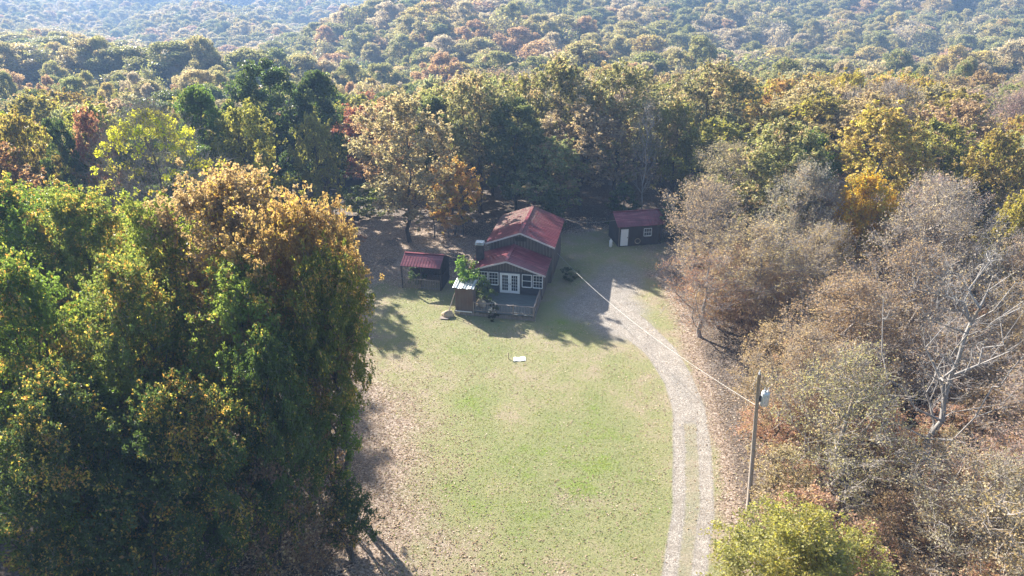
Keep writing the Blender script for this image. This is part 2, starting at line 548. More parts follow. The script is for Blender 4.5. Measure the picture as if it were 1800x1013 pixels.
def ground_vars(x, y):
    ins = inside(CLEARING, x, y)
    d = seg_dist(CLEARING, x, y) * np.where(ins, 1, -1)
    grass = smooth(-0.5, 3.5, d)
    # drifts of fallen leaves: towards the near left, and the yard behind
    litter = (1 - smooth(-8, 0.5, x + 0.1 * (y - 28))) * (1 - smooth(42, 55, y))
    litter = np.maximum(litter * 0.9, (1 - smooth(27, 33, y + 0.25 * x)) * 0.5)
    grass = grass * (1 - 0.8 * litter)
    grass = grass * (1 - 0.75 * smooth(62, 68, y) * (1 - smooth(3, 6, x)))
    grass = grass * (1 - 0.35 * smooth(13.5, 15, x))
    e = lambda cx, cy, rx, ry: np.exp(-(((x - cx) / rx) ** 2 + ((y - cy) / ry) ** 2))
    green = 0.27 + 0.75 * e(-3.0, 45.0, 2.2, 3.0) + 0.46 * e(3.0, 36, 6.5, 4.5) + 0.3 * e(6.5, 41, 5, 5) + 0.5 * e(5.5, 57, 4, 3) + 0.35 * e(-4, 53, 4, 3) + 0.3 * e(4, 31, 4, 3) 
    grass = np.clip(grass * (0.8 + 0.45 * vnoise(x, y, 1.6, 13)) - 0.3 * smooth(0.6, 0.9, vnoise(x, y, 3.4, 14)), 0, 1)
    green += 0.35 * (vnoise(x, y, 2.2, 3) - 0.5) + 0.35 * (vnoise(x + 50, y, 5.0, 4) - 0.5)
    dl = seg_dist(TRACK_L, x, y, False); dr = seg_dist(TRACK_R, x, y, False); dm = seg_dist(TRACK_M, x, y, False)
    gravel = np.maximum((0.86 + 0.14 * vnoise(x, y, 1.3, 8)) * (1 - smooth(0.12 + 0.15 * vnoise(x, y, 1.7, 6), 0.66, dl)), 1 - smooth(0.1 + 0.2 * vnoise(x, y, 1.9, 7), 0.7, dr))
    gravel = np.maximum(gravel, (1 - smooth(0.9, 1.5, dm)) * smooth(41, 43, y) * (0.6 + 0.45 * vnoise(x, y, 1.6, 9)))
    gravel = np.maximum(gravel, (1 - smooth(0.4, 1.3, dm)) * 0.47)
    gravel = np.maximum(gravel, (1 - smooth(1.2, 5.0, seg_dist(YARD, x, y, False))) * 0.78 * (1 - 0.3 * smooth(64, 71, y)))
    gravel = np.maximum(gravel, (1 - smooth(2.0, 5.5, np.hypot((x - 8.7) * 0.8, y - 60.5))) * 0.75)
    return np.stack([grass, gravel, np.clip(green, 0, 1)], -1)


def grid_mesh(name, xs, ys, zoff, keep=None, varf=None):
    X, Y = np.meshgrid(xs, ys)
    Z = terrain(X, Y) + zoff
    V = np.stack([X, Y, Z], -1).reshape(-1, 3)
    nx, ny = len(xs), len(ys)
    i = (np.arange(ny - 1)[:, None] * nx + np.arange(nx - 1)[None, :]).ravel()
    Fc = np.stack([i, i + 1, i + nx + 1, i + nx], -1)
    if keep is not None:
        cx = V[Fc].mean(1)
        Fc = Fc[keep(cx[:, 0], cx[:, 1])]
    used, inv = np.unique(Fc, return_inverse=True)
    V = V[used]
    Fc = inv.reshape(Fc.shape)
    var = varf(V[:, 0], V[:, 1]) if varf else np.zeros((len(V), 3))
    me = np_mesh(name, [(V, Fc, 0, var)], [M['ground']], True)
    return link(bpy.data.objects.new(name, me))


def axis(lo, hi, a, b_, fine, coarse):
    left = list(np.arange(a, lo, -coarse))[::-1] if a > lo else []
    return np.array(sorted(set([round(v, 3) for v in list(np.arange(lo, a, coarse)) + list(np.arange(a, b_, fine)) + list(np.arange(b_, hi + coarse, coarse))])))


g = grid_mesh('ground', axis(-2600, 2600, -60, 60, 3.0, 20.0), axis(-300, 3000, -30, 120, 3.0, 15.0), -0.004)
tag(g, 'forest floor under a carpet of brown fallen leaves', kind='structure')
near_drive = lambda x, y: (seg_dist(TRACK_M, x, y, False) < 2.2) | (seg_dist(YARD, x, y, False) < 5.6)
lx = np.arange(-27, 23, 0.4); ly = np.arange(-30, 97, 0.4)
lawn = grid_mesh('lawn', lx, ly, 0.004, keep=lambda x, y: (inside(CLEARING, x, y) | (seg_dist(CLEARING, x, y) < 1.0)), varf=ground_vars)
tag(lawn, 'patchy green and straw coloured lawn strewn with leaves', kind='structure')
drive = grid_mesh('driveway', np.arange(0, 23, 0.2), np.arange(-20, 80, 0.2), 0.012,
                  keep=lambda x, y: near_drive(x, y) & (inside(CLEARING, x, y)), varf=ground_vars)
tag(drive, 'pale gravel driveway with two wheel tracks curving to the house', kind='structure')


# ------------------------------------------------------------------ leaf / twig generators
def diamonds(rng, P, Nn, size, var):
    n = len(P)
    Nn = Nn / (np.linalg.norm(Nn, axis=1, keepdims=True) + 1e-9)
    R = rng.normal(size=(n, 3))
    A = np.cross(Nn, R); A /= np.linalg.norm(A, axis=1, keepdims=True) + 1e-9
    B = np.cross(Nn, A)
    s = size[:, None]
    curl = Nn * s * 0.18
    V = np.stack([P + A * s - curl, P + B * s * 0.6 + curl, P - A * s * 0.9 - curl, P - B * s * 0.6 + curl], 1).reshape(-1, 3)
    Fc = np.arange(n * 4).reshape(n, 4)
    return V, Fc, np.repeat(var, 4, 0)


def tubes(P0, P1, R0, R1, k):
    n = len(P0)
    D = P1 - P0
    D /= np.linalg.norm(D, axis=1, keepdims=True) + 1e-9
    up = np.where(np.abs(D[:, 2:3]) < 0.9, [[0, 0, 1.0]], [[0, 1.0, 0]])
    A = np.cross(D, up); A /= np.linalg.norm(A, axis=1, keepdims=True) + 1e-9
    B = np.cross(A, D)
    th = 2 * PI * np.arange(k) / k
    ring = A[:, None] * np.cos(th)[None, :, None] + B[:, None] * np.sin(th)[None, :, None]
    V = np.concatenate([P0[:, None] + ring * R0[:, None, None], P1[:, None] + ring * R1[:, None, None]], 1).reshape(-1, 3)
    j = np.arange(k); j2 = (j + 1) % k
    Fc = np.stack([j, j2, j2 + k, j + k], -1)[None] + (np.arange(n) * 2 * k)[:, None, None]
    return V, Fc.reshape(-1, 4)


def skeleton(rng, Ht, R, base, n, tm=0.62, bias=0.45, lump=0.25, top=0.8, gap=0.0, flat=1.0, stems=1):
    """Crown nodes joined to the trunk by a branching tree. Returns positions, parents, radii, crown flags."""
    P, par, ln = [], [], []
    for st in range(stems):
        lean = rng.normal(size=2) * (0.03 if stems == 1 else 0.16) * Ht
        m_ = 9
        prev = -1
        off = rng.normal(size=2) * 0.12 * (stems > 1)
        for i in range(m_):
            z = Ht * top * i / (m_ - 1)
            q = np.array([off[0] + lean[0] * (i / m_) ** 1.5 + rng.normal() * 0.012 * Ht * (i > 0), off[1] + lean[1] * (i / m_) ** 1.5 + rng.normal() * 0.012 * Ht * (i > 0), z])
            P.append(q); par.append(prev); ln.append(z)
            prev = len(P) - 1
    nt_ = len(P)
    ph = rng.random(6) * 2 * PI
    pts = []
    while len(pts) < n:
        tz = base + (1 - base) * rng.random() ** 0.8
        s = (tz - tm) / ((1 - tm) if tz > tm else (tm - base) * 1.25)
        rr = R * math.sqrt(max(0.0, 1 - abs(s) ** 2.1))
        th = rng.random() * 2 * PI
        rr *= 1 + lump * (math.sin(2 * th + ph[0] + 3 * tz) * 0.5 + math.sin(3 * th + ph[1] - 5 * tz) * 0.5 + math.sin(5 * th + ph[2] + 9 * tz) * 0.35)
        if gap and math.sin(4 * th + ph[3]) * math.sin(11 * tz + ph[4]) > 1 - gap: continue
        r = rr * rng.random() ** bias
        pts.append((r * math.cos(th), r * math.sin(th) * flat, tz * Ht + 0.25 * R * math.sin(2 * th + ph[5]) * (r / R) * lump * 2))
    pts = np.array(pts)
    order = np.argsort(np.hypot(pts[:, 0], pts[:, 1]) + 0.15 * np.abs(pts[:, 2] - base * Ht))
    for i in order:
        q = pts[i]
        A = np.array(P); dd = A - q
        d = np.linalg.norm(dd, axis=1)
        cost = d + 0.28 * np.array(ln) + np.where(dd[:, 2] > -0.12 * d, 0.9 * (dd[:, 2] + 0.12 * d), 0) * 1.6 + (np.array([z[2] for z in P]) < base * Ht * 0.75) * 4.0
        j = int(np.argmin(cost))
        P.append(q); par.append(j); ln.append(ln[j] + d[j])
    P = np.array(P); par = np.array(par)
    cnt = np.zeros(len(P))
    cnt[nt_:] = 1
    for i in sorted(range(len(P)), key=lambda k: -ln[k]):
        if par[i] >= 0: cnt[par[i]] += cnt[i]
    return P, par, cnt, nt_


def leafy(seed, Ht, R, base, clumps, leaves, lsize, k_rc=0.2, twigs=0, r_tip=0.028, up=0.5, zmin_bias=0.0, shell=None, trunk_r=None, rise=0.45, **kw):
    """One tree kind: returns (trunk mesh chunks, crown mesh chunks)."""
    rng = rng_of(seed)
    P, par, cnt, nt_ = skeleton(rng, Ht, R, base, clumps, **kw)
    tr = trunk_r or Ht * 0.0125
    rad = r_tip * np.maximum(cnt, 1) ** 0.5
    rad *= 1.0
    mx = rad.max()
    rad = rad * min(1.0, tr / mx) if mx > tr else rad
    rad = np.maximum(rad, r_tip * 0.6)
    e = np.nonzero(par >= 0)[0]
    trunk, thin = [], []
    for i in e:
        (trunk if rad[i] > r_tip * 2.2 else thin).append(i)
    tch = []
    for idx, k in ((trunk, 6), (thin, 3)):
        if not idx: continue
        idx = np.array(idx)
        r0 = np.minimum(rad[par[idx]], rad[idx] * 1.6)
        low = P[par[idx]][:, 2] < 0.3
        r0 = np.where(low, r0 * 1.35, r0)
        V, Fc = tubes(P[par[idx]], P[idx], r0, rad[idx], k)
        tch.append((V, Fc, 0, None))
    cen = P[nt_:]
    nC = len(cen)
    cr = []
    axis_z = base * Ht + (1 - base) * Ht * 0.35
    if twigs:
        m_ = nC * twigs
        c = np.repeat(np.arange(nC), twigs)
        out = cen[c] - np.array([0, 0, axis_z])
        out /= np.linalg.norm(out, axis=1, keepdims=True) + 1e-9
        d = out * 0.7 + rng.normal(size=(m_, 3)) * 0.75 + np.array([0, 0, rise])
        d /= np.linalg.norm(d, axis=1, keepdims=True)
        ln = R * (0.12 + 0.2 * rng.random(m_))[:, None]
        st = cen[c] + rng.normal(size=(m_, 3)) * R * 0.04
        mid = st + d * ln * 0.55 + rng.normal(size=(m_, 3)) * ln * 0.1
        end = mid + (d + rng.normal(size=(m_, 3)) * 0.35) * ln * 0.5
        w0 = np.full(m_, r_tip * 0.55); w1 = np.full(m_, r_tip * 0.33); w2 = np.full(m_, r_tip * 0.12)
        V, Fc = tubes(st, mid, w0, w1, 3); cr.append((V, Fc, 1, None))
        V, Fc = tubes(mid, end, w1, w2, 3); cr.append((V, Fc, 1, None))
        tips = np.concatenate([mid, end])
    if leaves:
        rc = R * k_rc
        wgt = np.ones(nC)
        if shell:
            wgt = np.clip((cen[:, 2] - shell * Ht) / ((1 - shell) * Ht), 0.0, 1) ** 1.0 * 4 * (np.linalg.norm((cen - [0, 0, 0.45 * Ht]) / [R, R, 0.55 * Ht], axis=1) > 0.8) + 0.02
        c = rng.choice(nC, leaves, p=wgt / wgt.sum())
        cs = 0.7 + 0.6 * rng.random(nC)
        q = rng.normal(size=(leaves, 3))
        q /= np.linalg.norm(q, axis=1, keepdims=True)
        q *= (rng.random(leaves) ** 0.45)[:, None]
        P_ = cen[c] + q * (rc * cs[c])[:, None] * np.array([1, 1, 0.72])
        if twigs and not shell:
            sel = rng.random(leaves) < 0.6
            P_[sel] = tips[rng.integers(0, len(tips), sel.sum())] + rng.normal(size=(sel.sum(), 3)) * 0.12
        out = q * 0.8 + rng.normal(size=(leaves, 3)) * 0.55 + np.array([0, 0, up])
        size = lsize * (0.6 + 0.7 * rng.random(leaves))
        cvr = rng.random(nC)
        var = np.stack([rng.random(leaves), cvr[c], P_[:, 2] / Ht], -1)
        V, Fc, vr = diamonds(rng, P_, out, size, var)
        cr.append((V, Fc, 0, vr))
    return tch, cr


VARIANTS = {}


def variant(key, leafm, bark='bark', twig='twig', **kw):
    t_, c_ = leafy(**kw)
    Vc = np.concatenate([c[0] for c in c_])
    top = float(np.percentile(Vc[:, 2], 99.6))
    wid = float(np.percentile(np.hypot(Vc[:, 0], Vc[:, 1]), 97))
    VARIANTS.setdefault(key, []).append((np_mesh(key + '_trunk', t_, [M[bark]], True), np_mesh(key + '_crown', c_, [M[leafm], M[twig]]), top, wid))


# near, big crowns of turning leaves (left of the lawn)
for s_ in range(3):
    variant('near', 'leaf_turning', seed=10 + s_, Ht=18, R=5.0, base=0.22, clumps=230, leaves=46000, lsize=0.125, k_rc=0.155, twigs=4, tm=0.62, bias=0.5, lump=0.42, gap=0.32)
variant('edge_yellow', 'leaf_yellowing', seed=22, Ht=12, R=3.6, base=0.2, clumps=170, leaves=52000, lsize=0.075, k_rc=0.2, twigs=4, tm=0.55, bias=0.5, lump=0.28, gap=0.2)
for s_ in range(2):
    variant('near_high', 'leaf_turning', seed=15 + s_, Ht=18, R=4.6, base=0.5, clumps=190, leaves=36000, lsize=0.125, k_rc=0.16, twigs=4, tm=0.7, bias=0.5, lump=0.42, gap=0.3)
variant('near_yellow', 'leaf_yellowing', seed=21, Ht=12, R=3.6, base=0.2, clumps=150, leaves=26000, lsize=0.115, k_rc=0.2, twigs=4, tm=0.55, bias=0.5, lump=0.28, gap=0.2)
variant('sapling', 'leaf_turning', seed=31, Ht=9, R=2.6, base=0.45, clumps=60, leaves=7000, lsize=0.12, k_rc=0.22, twigs=4, tm=0.75, lump=0.35, stems=3, r_tip=0.02)
variant('sapling', 'leaf_dry', seed=32, Ht=8, R=2.4, base=0.25, clumps=70, leaves=3600, lsize=0.11, k_rc=0.22, twigs=6, tm=0.6, lump=0.35, stems=3, r_tip=0.018)
# middle distance
for s_ in range(4):
    variant('mid', 'leaf_dry', seed=40 + s_, Ht=17, R=4.8, base=0.26, clumps=120, leaves=15000, lsize=0.2, k_rc=0.2, twigs=3, tm=0.62, bias=0.45, lump=0.26, gap=0.15)
for s_ in range(2):
    variant('mid_green', 'leaf_green', seed=50 + s_, Ht=17, R=4.4, base=0.2, clumps=120, leaves=17000, lsize=0.2, k_rc=0.21, tm=0.6, bias=0.45, lump=0.28, gap=0.1)
for s_ in range(2):
    variant('mid_yellow', 'leaf_yellowing', seed=55 + s_, Ht=15, R=4.4, base=0.2, clumps=110, leaves=14000, lsize=0.19, k_rc=0.2, twigs=2, tm=0.6, bias=0.45, lump=0.26, gap=0.15)
# nearly bare trees with hanging brown leaves
for s_ in range(5):
    variant('bare', 'leaf_dry', bark='twig', seed=60 + s_, Ht=14, R=4.0, base=0.2, clumps=290, leaves=(15000, 8000, 12000, 6000, 14000)[s_], lsize=0.085, k_rc=0.2, twigs=9, tm=0.72, bias=0.6,
            lump=0.45, r_tip=0.031, gap=0.3, rise=0.85, stems=(1, 2, 1, 3, 1)[s_])
variant('pale_bare', 'leaf_dry', bark='bark_pale', twig='bark_pale', seed=70, Ht=17, R=5, base=0.3, clumps=130, leaves=700, lsize=0.08, k_rc=0.16, twigs=9, tm=0.65, bias=0.6, lump=0.4, r_tip=0.02, trunk_r=0.25, top=0.7)
variant('rimmed', 'leaf_yellowing', seed=80, Ht=15, R=6.0, base=0.15, clumps=360, leaves=5200, lsize=0.13, k_rc=0.08, twigs=13, tm=0.45, bias=0.5, lump=0.15, shell=0.45)
variant('shrub', 'leaf_green', seed=90, Ht=4.4, R=1.9, base=0.12, clumps=34, leaves=1500, lsize=0.15, k_rc=0.24, tm=0.6, lump=0.35, gap=0.3, stems=2, r_tip=0.02)
variant('shrub', 'leaf_green', seed=91, Ht=1.5, R=0.7, base=0.05, clumps=22, leaves=900, lsize=0.07, k_rc=0.28, tm=0.5, lump=0.35, stems=2, r_tip=0.01)
variant('cedar', 'leaf_green', seed=95, Ht=6.5, R=1.7, base=0.06, clumps=70, leaves=5200, lsize=0.11, k_rc=0.26, tm=0.2, bias=0.5, lump=0.3, top=0.95)

placed = []                                       # (x, y, r) of every individual tree


def tree(name, key, x, y, z, h, r, color, label, cat='tree', group=None, i=None, rz=None):
    vs = VARIANTS[key]
    k = (i if i is not None else int(abs(x * 7.3 + y * 3.1))) % len(vs)
    tm_, cm, H0, R0 = vs[k]
    o = empty(name, (x, y, z - 0.05), rz if rz is not None else (x * 12.9898 + y * 78.233) % (2 * PI))
    o.scale = (r / R0, r / R0, h / H0)
    tag(o, label, cat, group)
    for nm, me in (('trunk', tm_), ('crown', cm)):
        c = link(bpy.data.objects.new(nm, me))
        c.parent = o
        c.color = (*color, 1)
    placed.append((x, y, r, o))
    return o


GREEN = (0.1, 0.16, 0.03); DKGREEN = (0.065, 0.1, 0.035); YGREEN = (0.16, 0.2, 0.03); GOLD = (0.33, 0.26, 0.09); BRIGHT = (0.42, 0.27, 0.025)
TAN = (0.28, 0.245, 0.16); DUSTY = (0.215, 0.21, 0.11); RUST = (0.24, 0.12, 0.075); BROWNC = (0.2, 0.135, 0.09); OLIVEC = (0.2, 0.2, 0.06); GREYT = (0.28, 0.24, 0.21)

HERO = [
    # name, variant key, u, v_top, width, distance, colour, label
    # stand left of the lawn
    ('oak_tree', 'near_high', 425, 280, 300, 38, (0.27, 0.2, 0.12), 'tallest oak of the stand left of the lawn, crown tipped pinkish orange', 0),
    ('oak_tree', 'near_high', 540, 335, 235, 35, (0.27, 0.19, 0.09), 'rusty orange oak beside the tallest one, facing the carport', 1),
    ('oak_tree', 'near_high', 583, 425, 180, 33, (0.13, 0.155, 0.03), 'green and orange oak reaching farthest over the lawn, towards the carport', 2),
    ('oak_tree', 'near', 300, 335, 250, 38, (0.17, 0.205, 0.045), 'yellow green oak standing just left of the orange tipped one', 2),
    ('oak_tree', 'near', 165, 322, 230, 41, (0.145, 0.185, 0.045), 'green oak in the back row of the left stand, below the yellow rimmed tree', 1),
    ('oak_tree', 'near', 30, 305, 250, 42, GREEN, 'tall green oak at the left picture edge, topmost there of the near stand', 0),
    ('oak_tree', 'near', 440, 440, 270, 33, (0.155, 0.205, 0.045), 'bright green oak in the middle of the left stand', 1),
    ('oak_tree', 'near', 235, 430, 270, 32, (0.13, 0.165, 0.045), 'green oak with scattered orange sprays in the front row of the stand', 2),
    ('oak_tree', 'near', 60, 440, 260, 31, (0.115, 0.17, 0.035), 'broad green oak cut by the left picture edge halfway down', 0),
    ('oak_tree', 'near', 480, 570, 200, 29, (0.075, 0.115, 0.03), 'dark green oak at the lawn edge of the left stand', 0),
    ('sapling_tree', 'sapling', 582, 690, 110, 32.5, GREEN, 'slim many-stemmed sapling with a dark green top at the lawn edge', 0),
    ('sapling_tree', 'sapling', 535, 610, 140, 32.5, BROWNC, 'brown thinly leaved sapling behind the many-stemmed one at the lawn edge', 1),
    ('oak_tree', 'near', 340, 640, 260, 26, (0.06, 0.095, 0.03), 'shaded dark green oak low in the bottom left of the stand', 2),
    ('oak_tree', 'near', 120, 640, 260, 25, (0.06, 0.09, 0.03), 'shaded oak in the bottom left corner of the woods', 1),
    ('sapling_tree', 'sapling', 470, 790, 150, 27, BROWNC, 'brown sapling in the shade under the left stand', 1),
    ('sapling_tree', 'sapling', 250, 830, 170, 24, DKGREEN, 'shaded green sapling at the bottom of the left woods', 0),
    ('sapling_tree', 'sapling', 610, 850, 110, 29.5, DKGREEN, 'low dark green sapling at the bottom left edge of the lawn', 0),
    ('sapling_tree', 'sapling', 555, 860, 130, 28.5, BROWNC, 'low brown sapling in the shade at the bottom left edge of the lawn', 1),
    ('oak_tree', 'mid', 572, 372, 120, 71, RUST, 'rusty tree added for its shadow between the left stand and the open shed', 1),  # added tree, mostly hidden; put here to shade the ground before the open shed
    # behind, left
    ('oak_tree', 'rimmed', 268, 160, 250, 62, (0.5, 0.52, 0.04), 'grey twiggy dome shaped tree with a bright yellow green rim of leaves', 0),
    ('maple_tree', 'mid', 163, 188, 85, 74, (0.27, 0.13, 0.09), 'slender pinkish rust tree beside the yellow rimmed dome', 0),
    ('oak_tree', 'mid_green', 112, 205, 75, 72, DKGREEN, 'small dark green tree between the rust tree and the left edge', 1),
    ('oak_tree', 'mid_yellow', 40, 195, 130, 68, (0.2, 0.16, 0.05), 'olive orange tree near the left edge above the green stand', 0),
    ('oak_tree', 'mid_green', 355, 148, 125, 80, GREEN, 'round green tree between the yellow rimmed dome and the dark green pair', 0),
    ('oak_tree', 'mid_green', 470, 103, 155, 90, DKGREEN, 'largest dark green tree in the woods behind, left one of the pair', 1),
    ('oak_tree', 'mid_green', 560, 122, 115, 92, (0.055, 0.085, 0.027), 'dark green tree joined to the right side of the largest one', 0),
    ('oak_tree', 'mid_yellow', 553, 195, 85, 84, OLIVEC, 'thin yellow speckled tree in front of the dark green pair', 1),
    # behind the house
    ('oak_tree', 'mid', 708, 160, 185, 78, TAN, 'broad tan tree with a thick dark trunk behind the carport', 0),
    ('oak_tree', 'mid', 840, 126, 140, 89, DUSTY, 'dusty tan green tree straight behind the house chimney', 1),
    ('oak_tree', 'mid_green', 762, 165, 110, 90, (0.14, 0.16, 0.065), 'grey green tree filling in behind the broad tan one', 0),
    ('oak_tree', 'mid_green', 905, 170, 120, 86, (0.11, 0.13, 0.055), 'dark grey green tree right behind the house roof', 1),
    ('oak_tree', 'mid', 985, 98, 150, 95, (0.19, 0.185, 0.09), 'tall dusty green tree behind the gap between house and shed', 2),
    ('oak_tree', 'mid', 1090, 106, 170, 92, DUSTY, 'wide dusty green tree behind the red roofed shed', 3),
    ('oak_tree', 'mid', 1250, 104, 170, 96, (0.19, 0.185, 0.1), 'wide grey green tree up and to the right of the shed', 1),
    ('bare_tree', 'pale_bare', 1138, 168, 70, 84, GREYT, 'pale grey leafless tree above the shed roof', 0),
    ('oak_tree', 'mid', 1190, 170, 90, 88, OLIVEC, 'olive topped tree beside the pale leafless one', 2),
    ('oak_tree', 'mid', 920, 128, 90, 100, OLIVEC, 'olive tree peeping out behind the house between two taller ones', 0),
    ('orange_tree', 'mid_yellow', 795, 272, 100, 80, (0.42, 0.27, 0.1), 'small orange tan tree over the wooden pen left of the house', 1),
    ('cedar_tree', 'cedar', 968, 330, 60, 80, (0.06, 0.09, 0.03), 'small dark cedar behind the rear corner of the house', 0),
    ('cedar_tree', 'cedar', 1098, 318, 62, 83, (0.06, 0.09, 0.03), 'dark green cedar right behind the shed roof', 0),
    ('cedar_tree', 'cedar', 1185, 345, 70, 78, (0.055, 0.08, 0.03), 'cedar at the right end of the shed', 0),
    ('cedar_tree', 'cedar', 640, 318, 80, 90, YGREEN, 'yellow green cedar by the pale bare patch left of the tan tree', 0),
    # right of the clearing
    ('bare_tree', 'bare', 1290, 240, 170, 76, TAN, 'tan nearly bare tree above the right side of the shed', 0),
    ('oak_tree', 'mid_yellow', 1262, 203, 150, 84, OLIVEC, 'yellow green tree right of the shed, behind the tan bare ones', 1),
    ('oak_tree', 'mid_green', 1422, 226, 120, 78, (0.09, 0.14, 0.03), 'bright green tree in the woods right of the shed', 0),
    ('oak_tree', 'mid_yellow', 1545, 180, 200, 74, GOLD, 'wide golden tree high on the right, behind the orange yellow one', 0),
    ('oak_tree', 'mid_yellow', 1645, 205, 160, 78, OLIVEC, 'olive gold tree right of the wide golden one', 1),
    ('oak_tree', 'mid_yellow', 1748, 222, 140, 70, (0.22, 0.17, 0.06), 'golden brown tree near the right edge, upper half', 0),
    ('oak_tree', 'mid_yellow', 1408, 296, 92, 67, (0.15, 0.145, 0.05), 'small round olive tree between brown trees left of the orange yellow one', 1),
    ('maple_tree', 'near_yellow', 1518, 300, 118, 62, BRIGHT, 'bright orange yellow maple, the most vivid tree on the right', 0),
    ('oak_tree', 'mid_yellow', 1490, 122, 100, 112, (0.3, 0.25, 0.05), 'yellow topped tree far off at the rim of the dark gully', 0),
    ('oak_tree', 'mid_yellow', 1625, 140, 90, 108, (0.32, 0.25, 0.05), 'yellow tree far off behind the wide golden one', 1),
    ('bare_tree', 'bare', 1240, 300, 170, 64, (0.33, 0.26, 0.2), 'pinkish tan bare tree at the woods edge right of the shed', 1),
    ('bare_tree', 'bare', 1340, 372, 220, 57, (0.34, 0.28, 0.18), 'broad tan bare tree below the round olive one', 2),
    ('bare_tree', 'bare', 1245, 435, 170, 55, (0.3, 0.17, 0.11), 'reddish brown tree leaning out over the driveway from the right', 3),
    ('bare_tree', 'bare', 1500, 470, 230, 46, (0.3, 0.22, 0.15), 'brown bare tree in the middle of the right woods', 0),
    ('bare_tree', 'bare', 1660, 300, 230, 54, GREYT, 'grey bare tree right of the bright orange yellow maple', 1),
    ('oak_tree', 'mid_yellow', 1790, 330, 110, 58, (0.24, 0.21, 0.05), 'yellow green tree at the right picture edge', 0),
    ('bare_tree', 'pale_bare', 1705, 400, 290, 35, GREYT, 'large pale forked bare tree at the lower right', 0),
    ('bare_tree', 'bare', 1420, 560, 210, 40, (0.32, 0.25, 0.18), 'brown bare tree just behind the utility pole', 2),
    ('oak_tree', 'edge_yellow', 1405, 866, 360, 21.5, (0.235, 0.235, 0.085), 'yellow green tree at the bottom edge beside the driveway', 0),
]
cnt_i = {}
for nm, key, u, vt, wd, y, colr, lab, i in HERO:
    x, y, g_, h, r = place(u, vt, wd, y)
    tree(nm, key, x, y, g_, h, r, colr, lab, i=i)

# ------------------------------------------------------------------ fill: the woods around
ORD = ['nearest', 'second nearest', 'third nearest', 'fourth nearest', 'fifth nearest', 'sixth nearest', 'seventh nearest', 'eighth nearest', 'ninth nearest', 'tenth nearest',
       'eleventh nearest', 'twelfth nearest', 'thirteenth nearest', 'fourteenth nearest', 'fifteenth nearest', 'sixteenth nearest', 'seventeenth nearest', 'eighteenth nearest', 'nineteenth nearest',
       'twentieth nearest'] + ['%s nearest' % w_ for w_ in ('twenty-first', 'twenty-second', 'twenty-third', 'twenty-fourth', 'twenty-fifth', 'twenty-sixth', 'twenty-seventh', 'twenty-eighth', 'twenty-ninth', 'thirtieth')]
STRUCT_CLEAR = [(0, 66, 9), (14.8, 78, 5.8), (19.5, 73, 4), (-9, 66, 4), (-8, 79, 3)]
rf = rng_of(5)
hx = np.array([p[0] for p in placed]); hy = np.array([p[1] for p in placed]); hr = np.array([p[2] for p in placed])
cands = []


def scatter(x0, x1, y0, y1, sp):
    out = []
    j = 0
    yv = y0
    while yv < y1:
        xv = x0 + (sp / 2 if j % 2 else 0)
        while xv < x1:
            out.append((xv + rf.uniform(-.38, .38) * sp, yv + rf.uniform(-.38, .38) * sp))
            xv += sp
        yv += sp * 0.87
        j += 1
    return np.array(out)


pts = scatter(-215, 215, 8, 214, 8.0)
dep = pts[:, 1] * math.cos(PITCH) + 20 * math.sin(PITCH)
vis = np.abs(pts[:, 0]) < dep * 0.74 + 5
pts = pts[vis]
ok = ~inside(CLEARING, pts[:, 0], pts[:, 1]) & (seg_dist(CLEARING, pts[:, 0], pts[:, 1]) > 2.2)
pts = pts[ok]
keep = []
for x, y in pts:
    d = np.hypot(hx - x, hy - y)
    if (d < 2.0 + 0.42 * hr).any(): continue
    if any((x - a) ** 2 + (y - b_) ** 2 < c_ * c_ for a, b_, c_ in STRUCT_CLEAR): continue
    if y < 24 and x < -8: continue
    if -38 < x < -19 and 86 < y < 108: continue
    sh = [(x + 1.84 * z_ * math.sin(SUN_AZ), y - 1.84 * z_ * math.cos(SUN_AZ)) for z_ in (4, 8, 12, 15)]
    if x < -6 and any(-9.5 < a + 3.5 and 26 < b_ + 2 and b_ < 53.5 and a < 20 and (a + 3.5 > -11.5) for a, b_ in sh): continue
    if y < 27 and 8 < x < 20: continue
    keep.append((x, y))
keep.sort(key=lambda q: q[1] + 0.25 * abs(q[0]))
N_IND = 238
ind, rest_near = keep[:N_IND], keep[N_IND:]


def zone(x, y):
    if x < -9 and y < 60: return 'in the leafy stand left of the lawn'
    if x > 10 and y < 45: return 'in the brown woods beside the lower driveway'
    if x > 10 and y < 66: return 'in the brown woods right of the gravel yard'
    u = 900 + F * x / (y * math.cos(PITCH) + 18 * math.sin(PITCH))
    bands = [(230, 'beyond the left stand near the picture edge'), (430, 'around the yellow rimmed dome tree'), (620, 'around the dark green pair'), (790, 'around the broad tan tree'),
             (960, 'behind the house'), (1120, 'behind the gap between house and shed'), (1300, 'behind the shed'), (1450, 'above the reddish brown tree'), (1620, 'around the wide golden tree'), (9999, 'by the upper right edge')]
    for lim, nm in bands:
        if u < lim: return nm


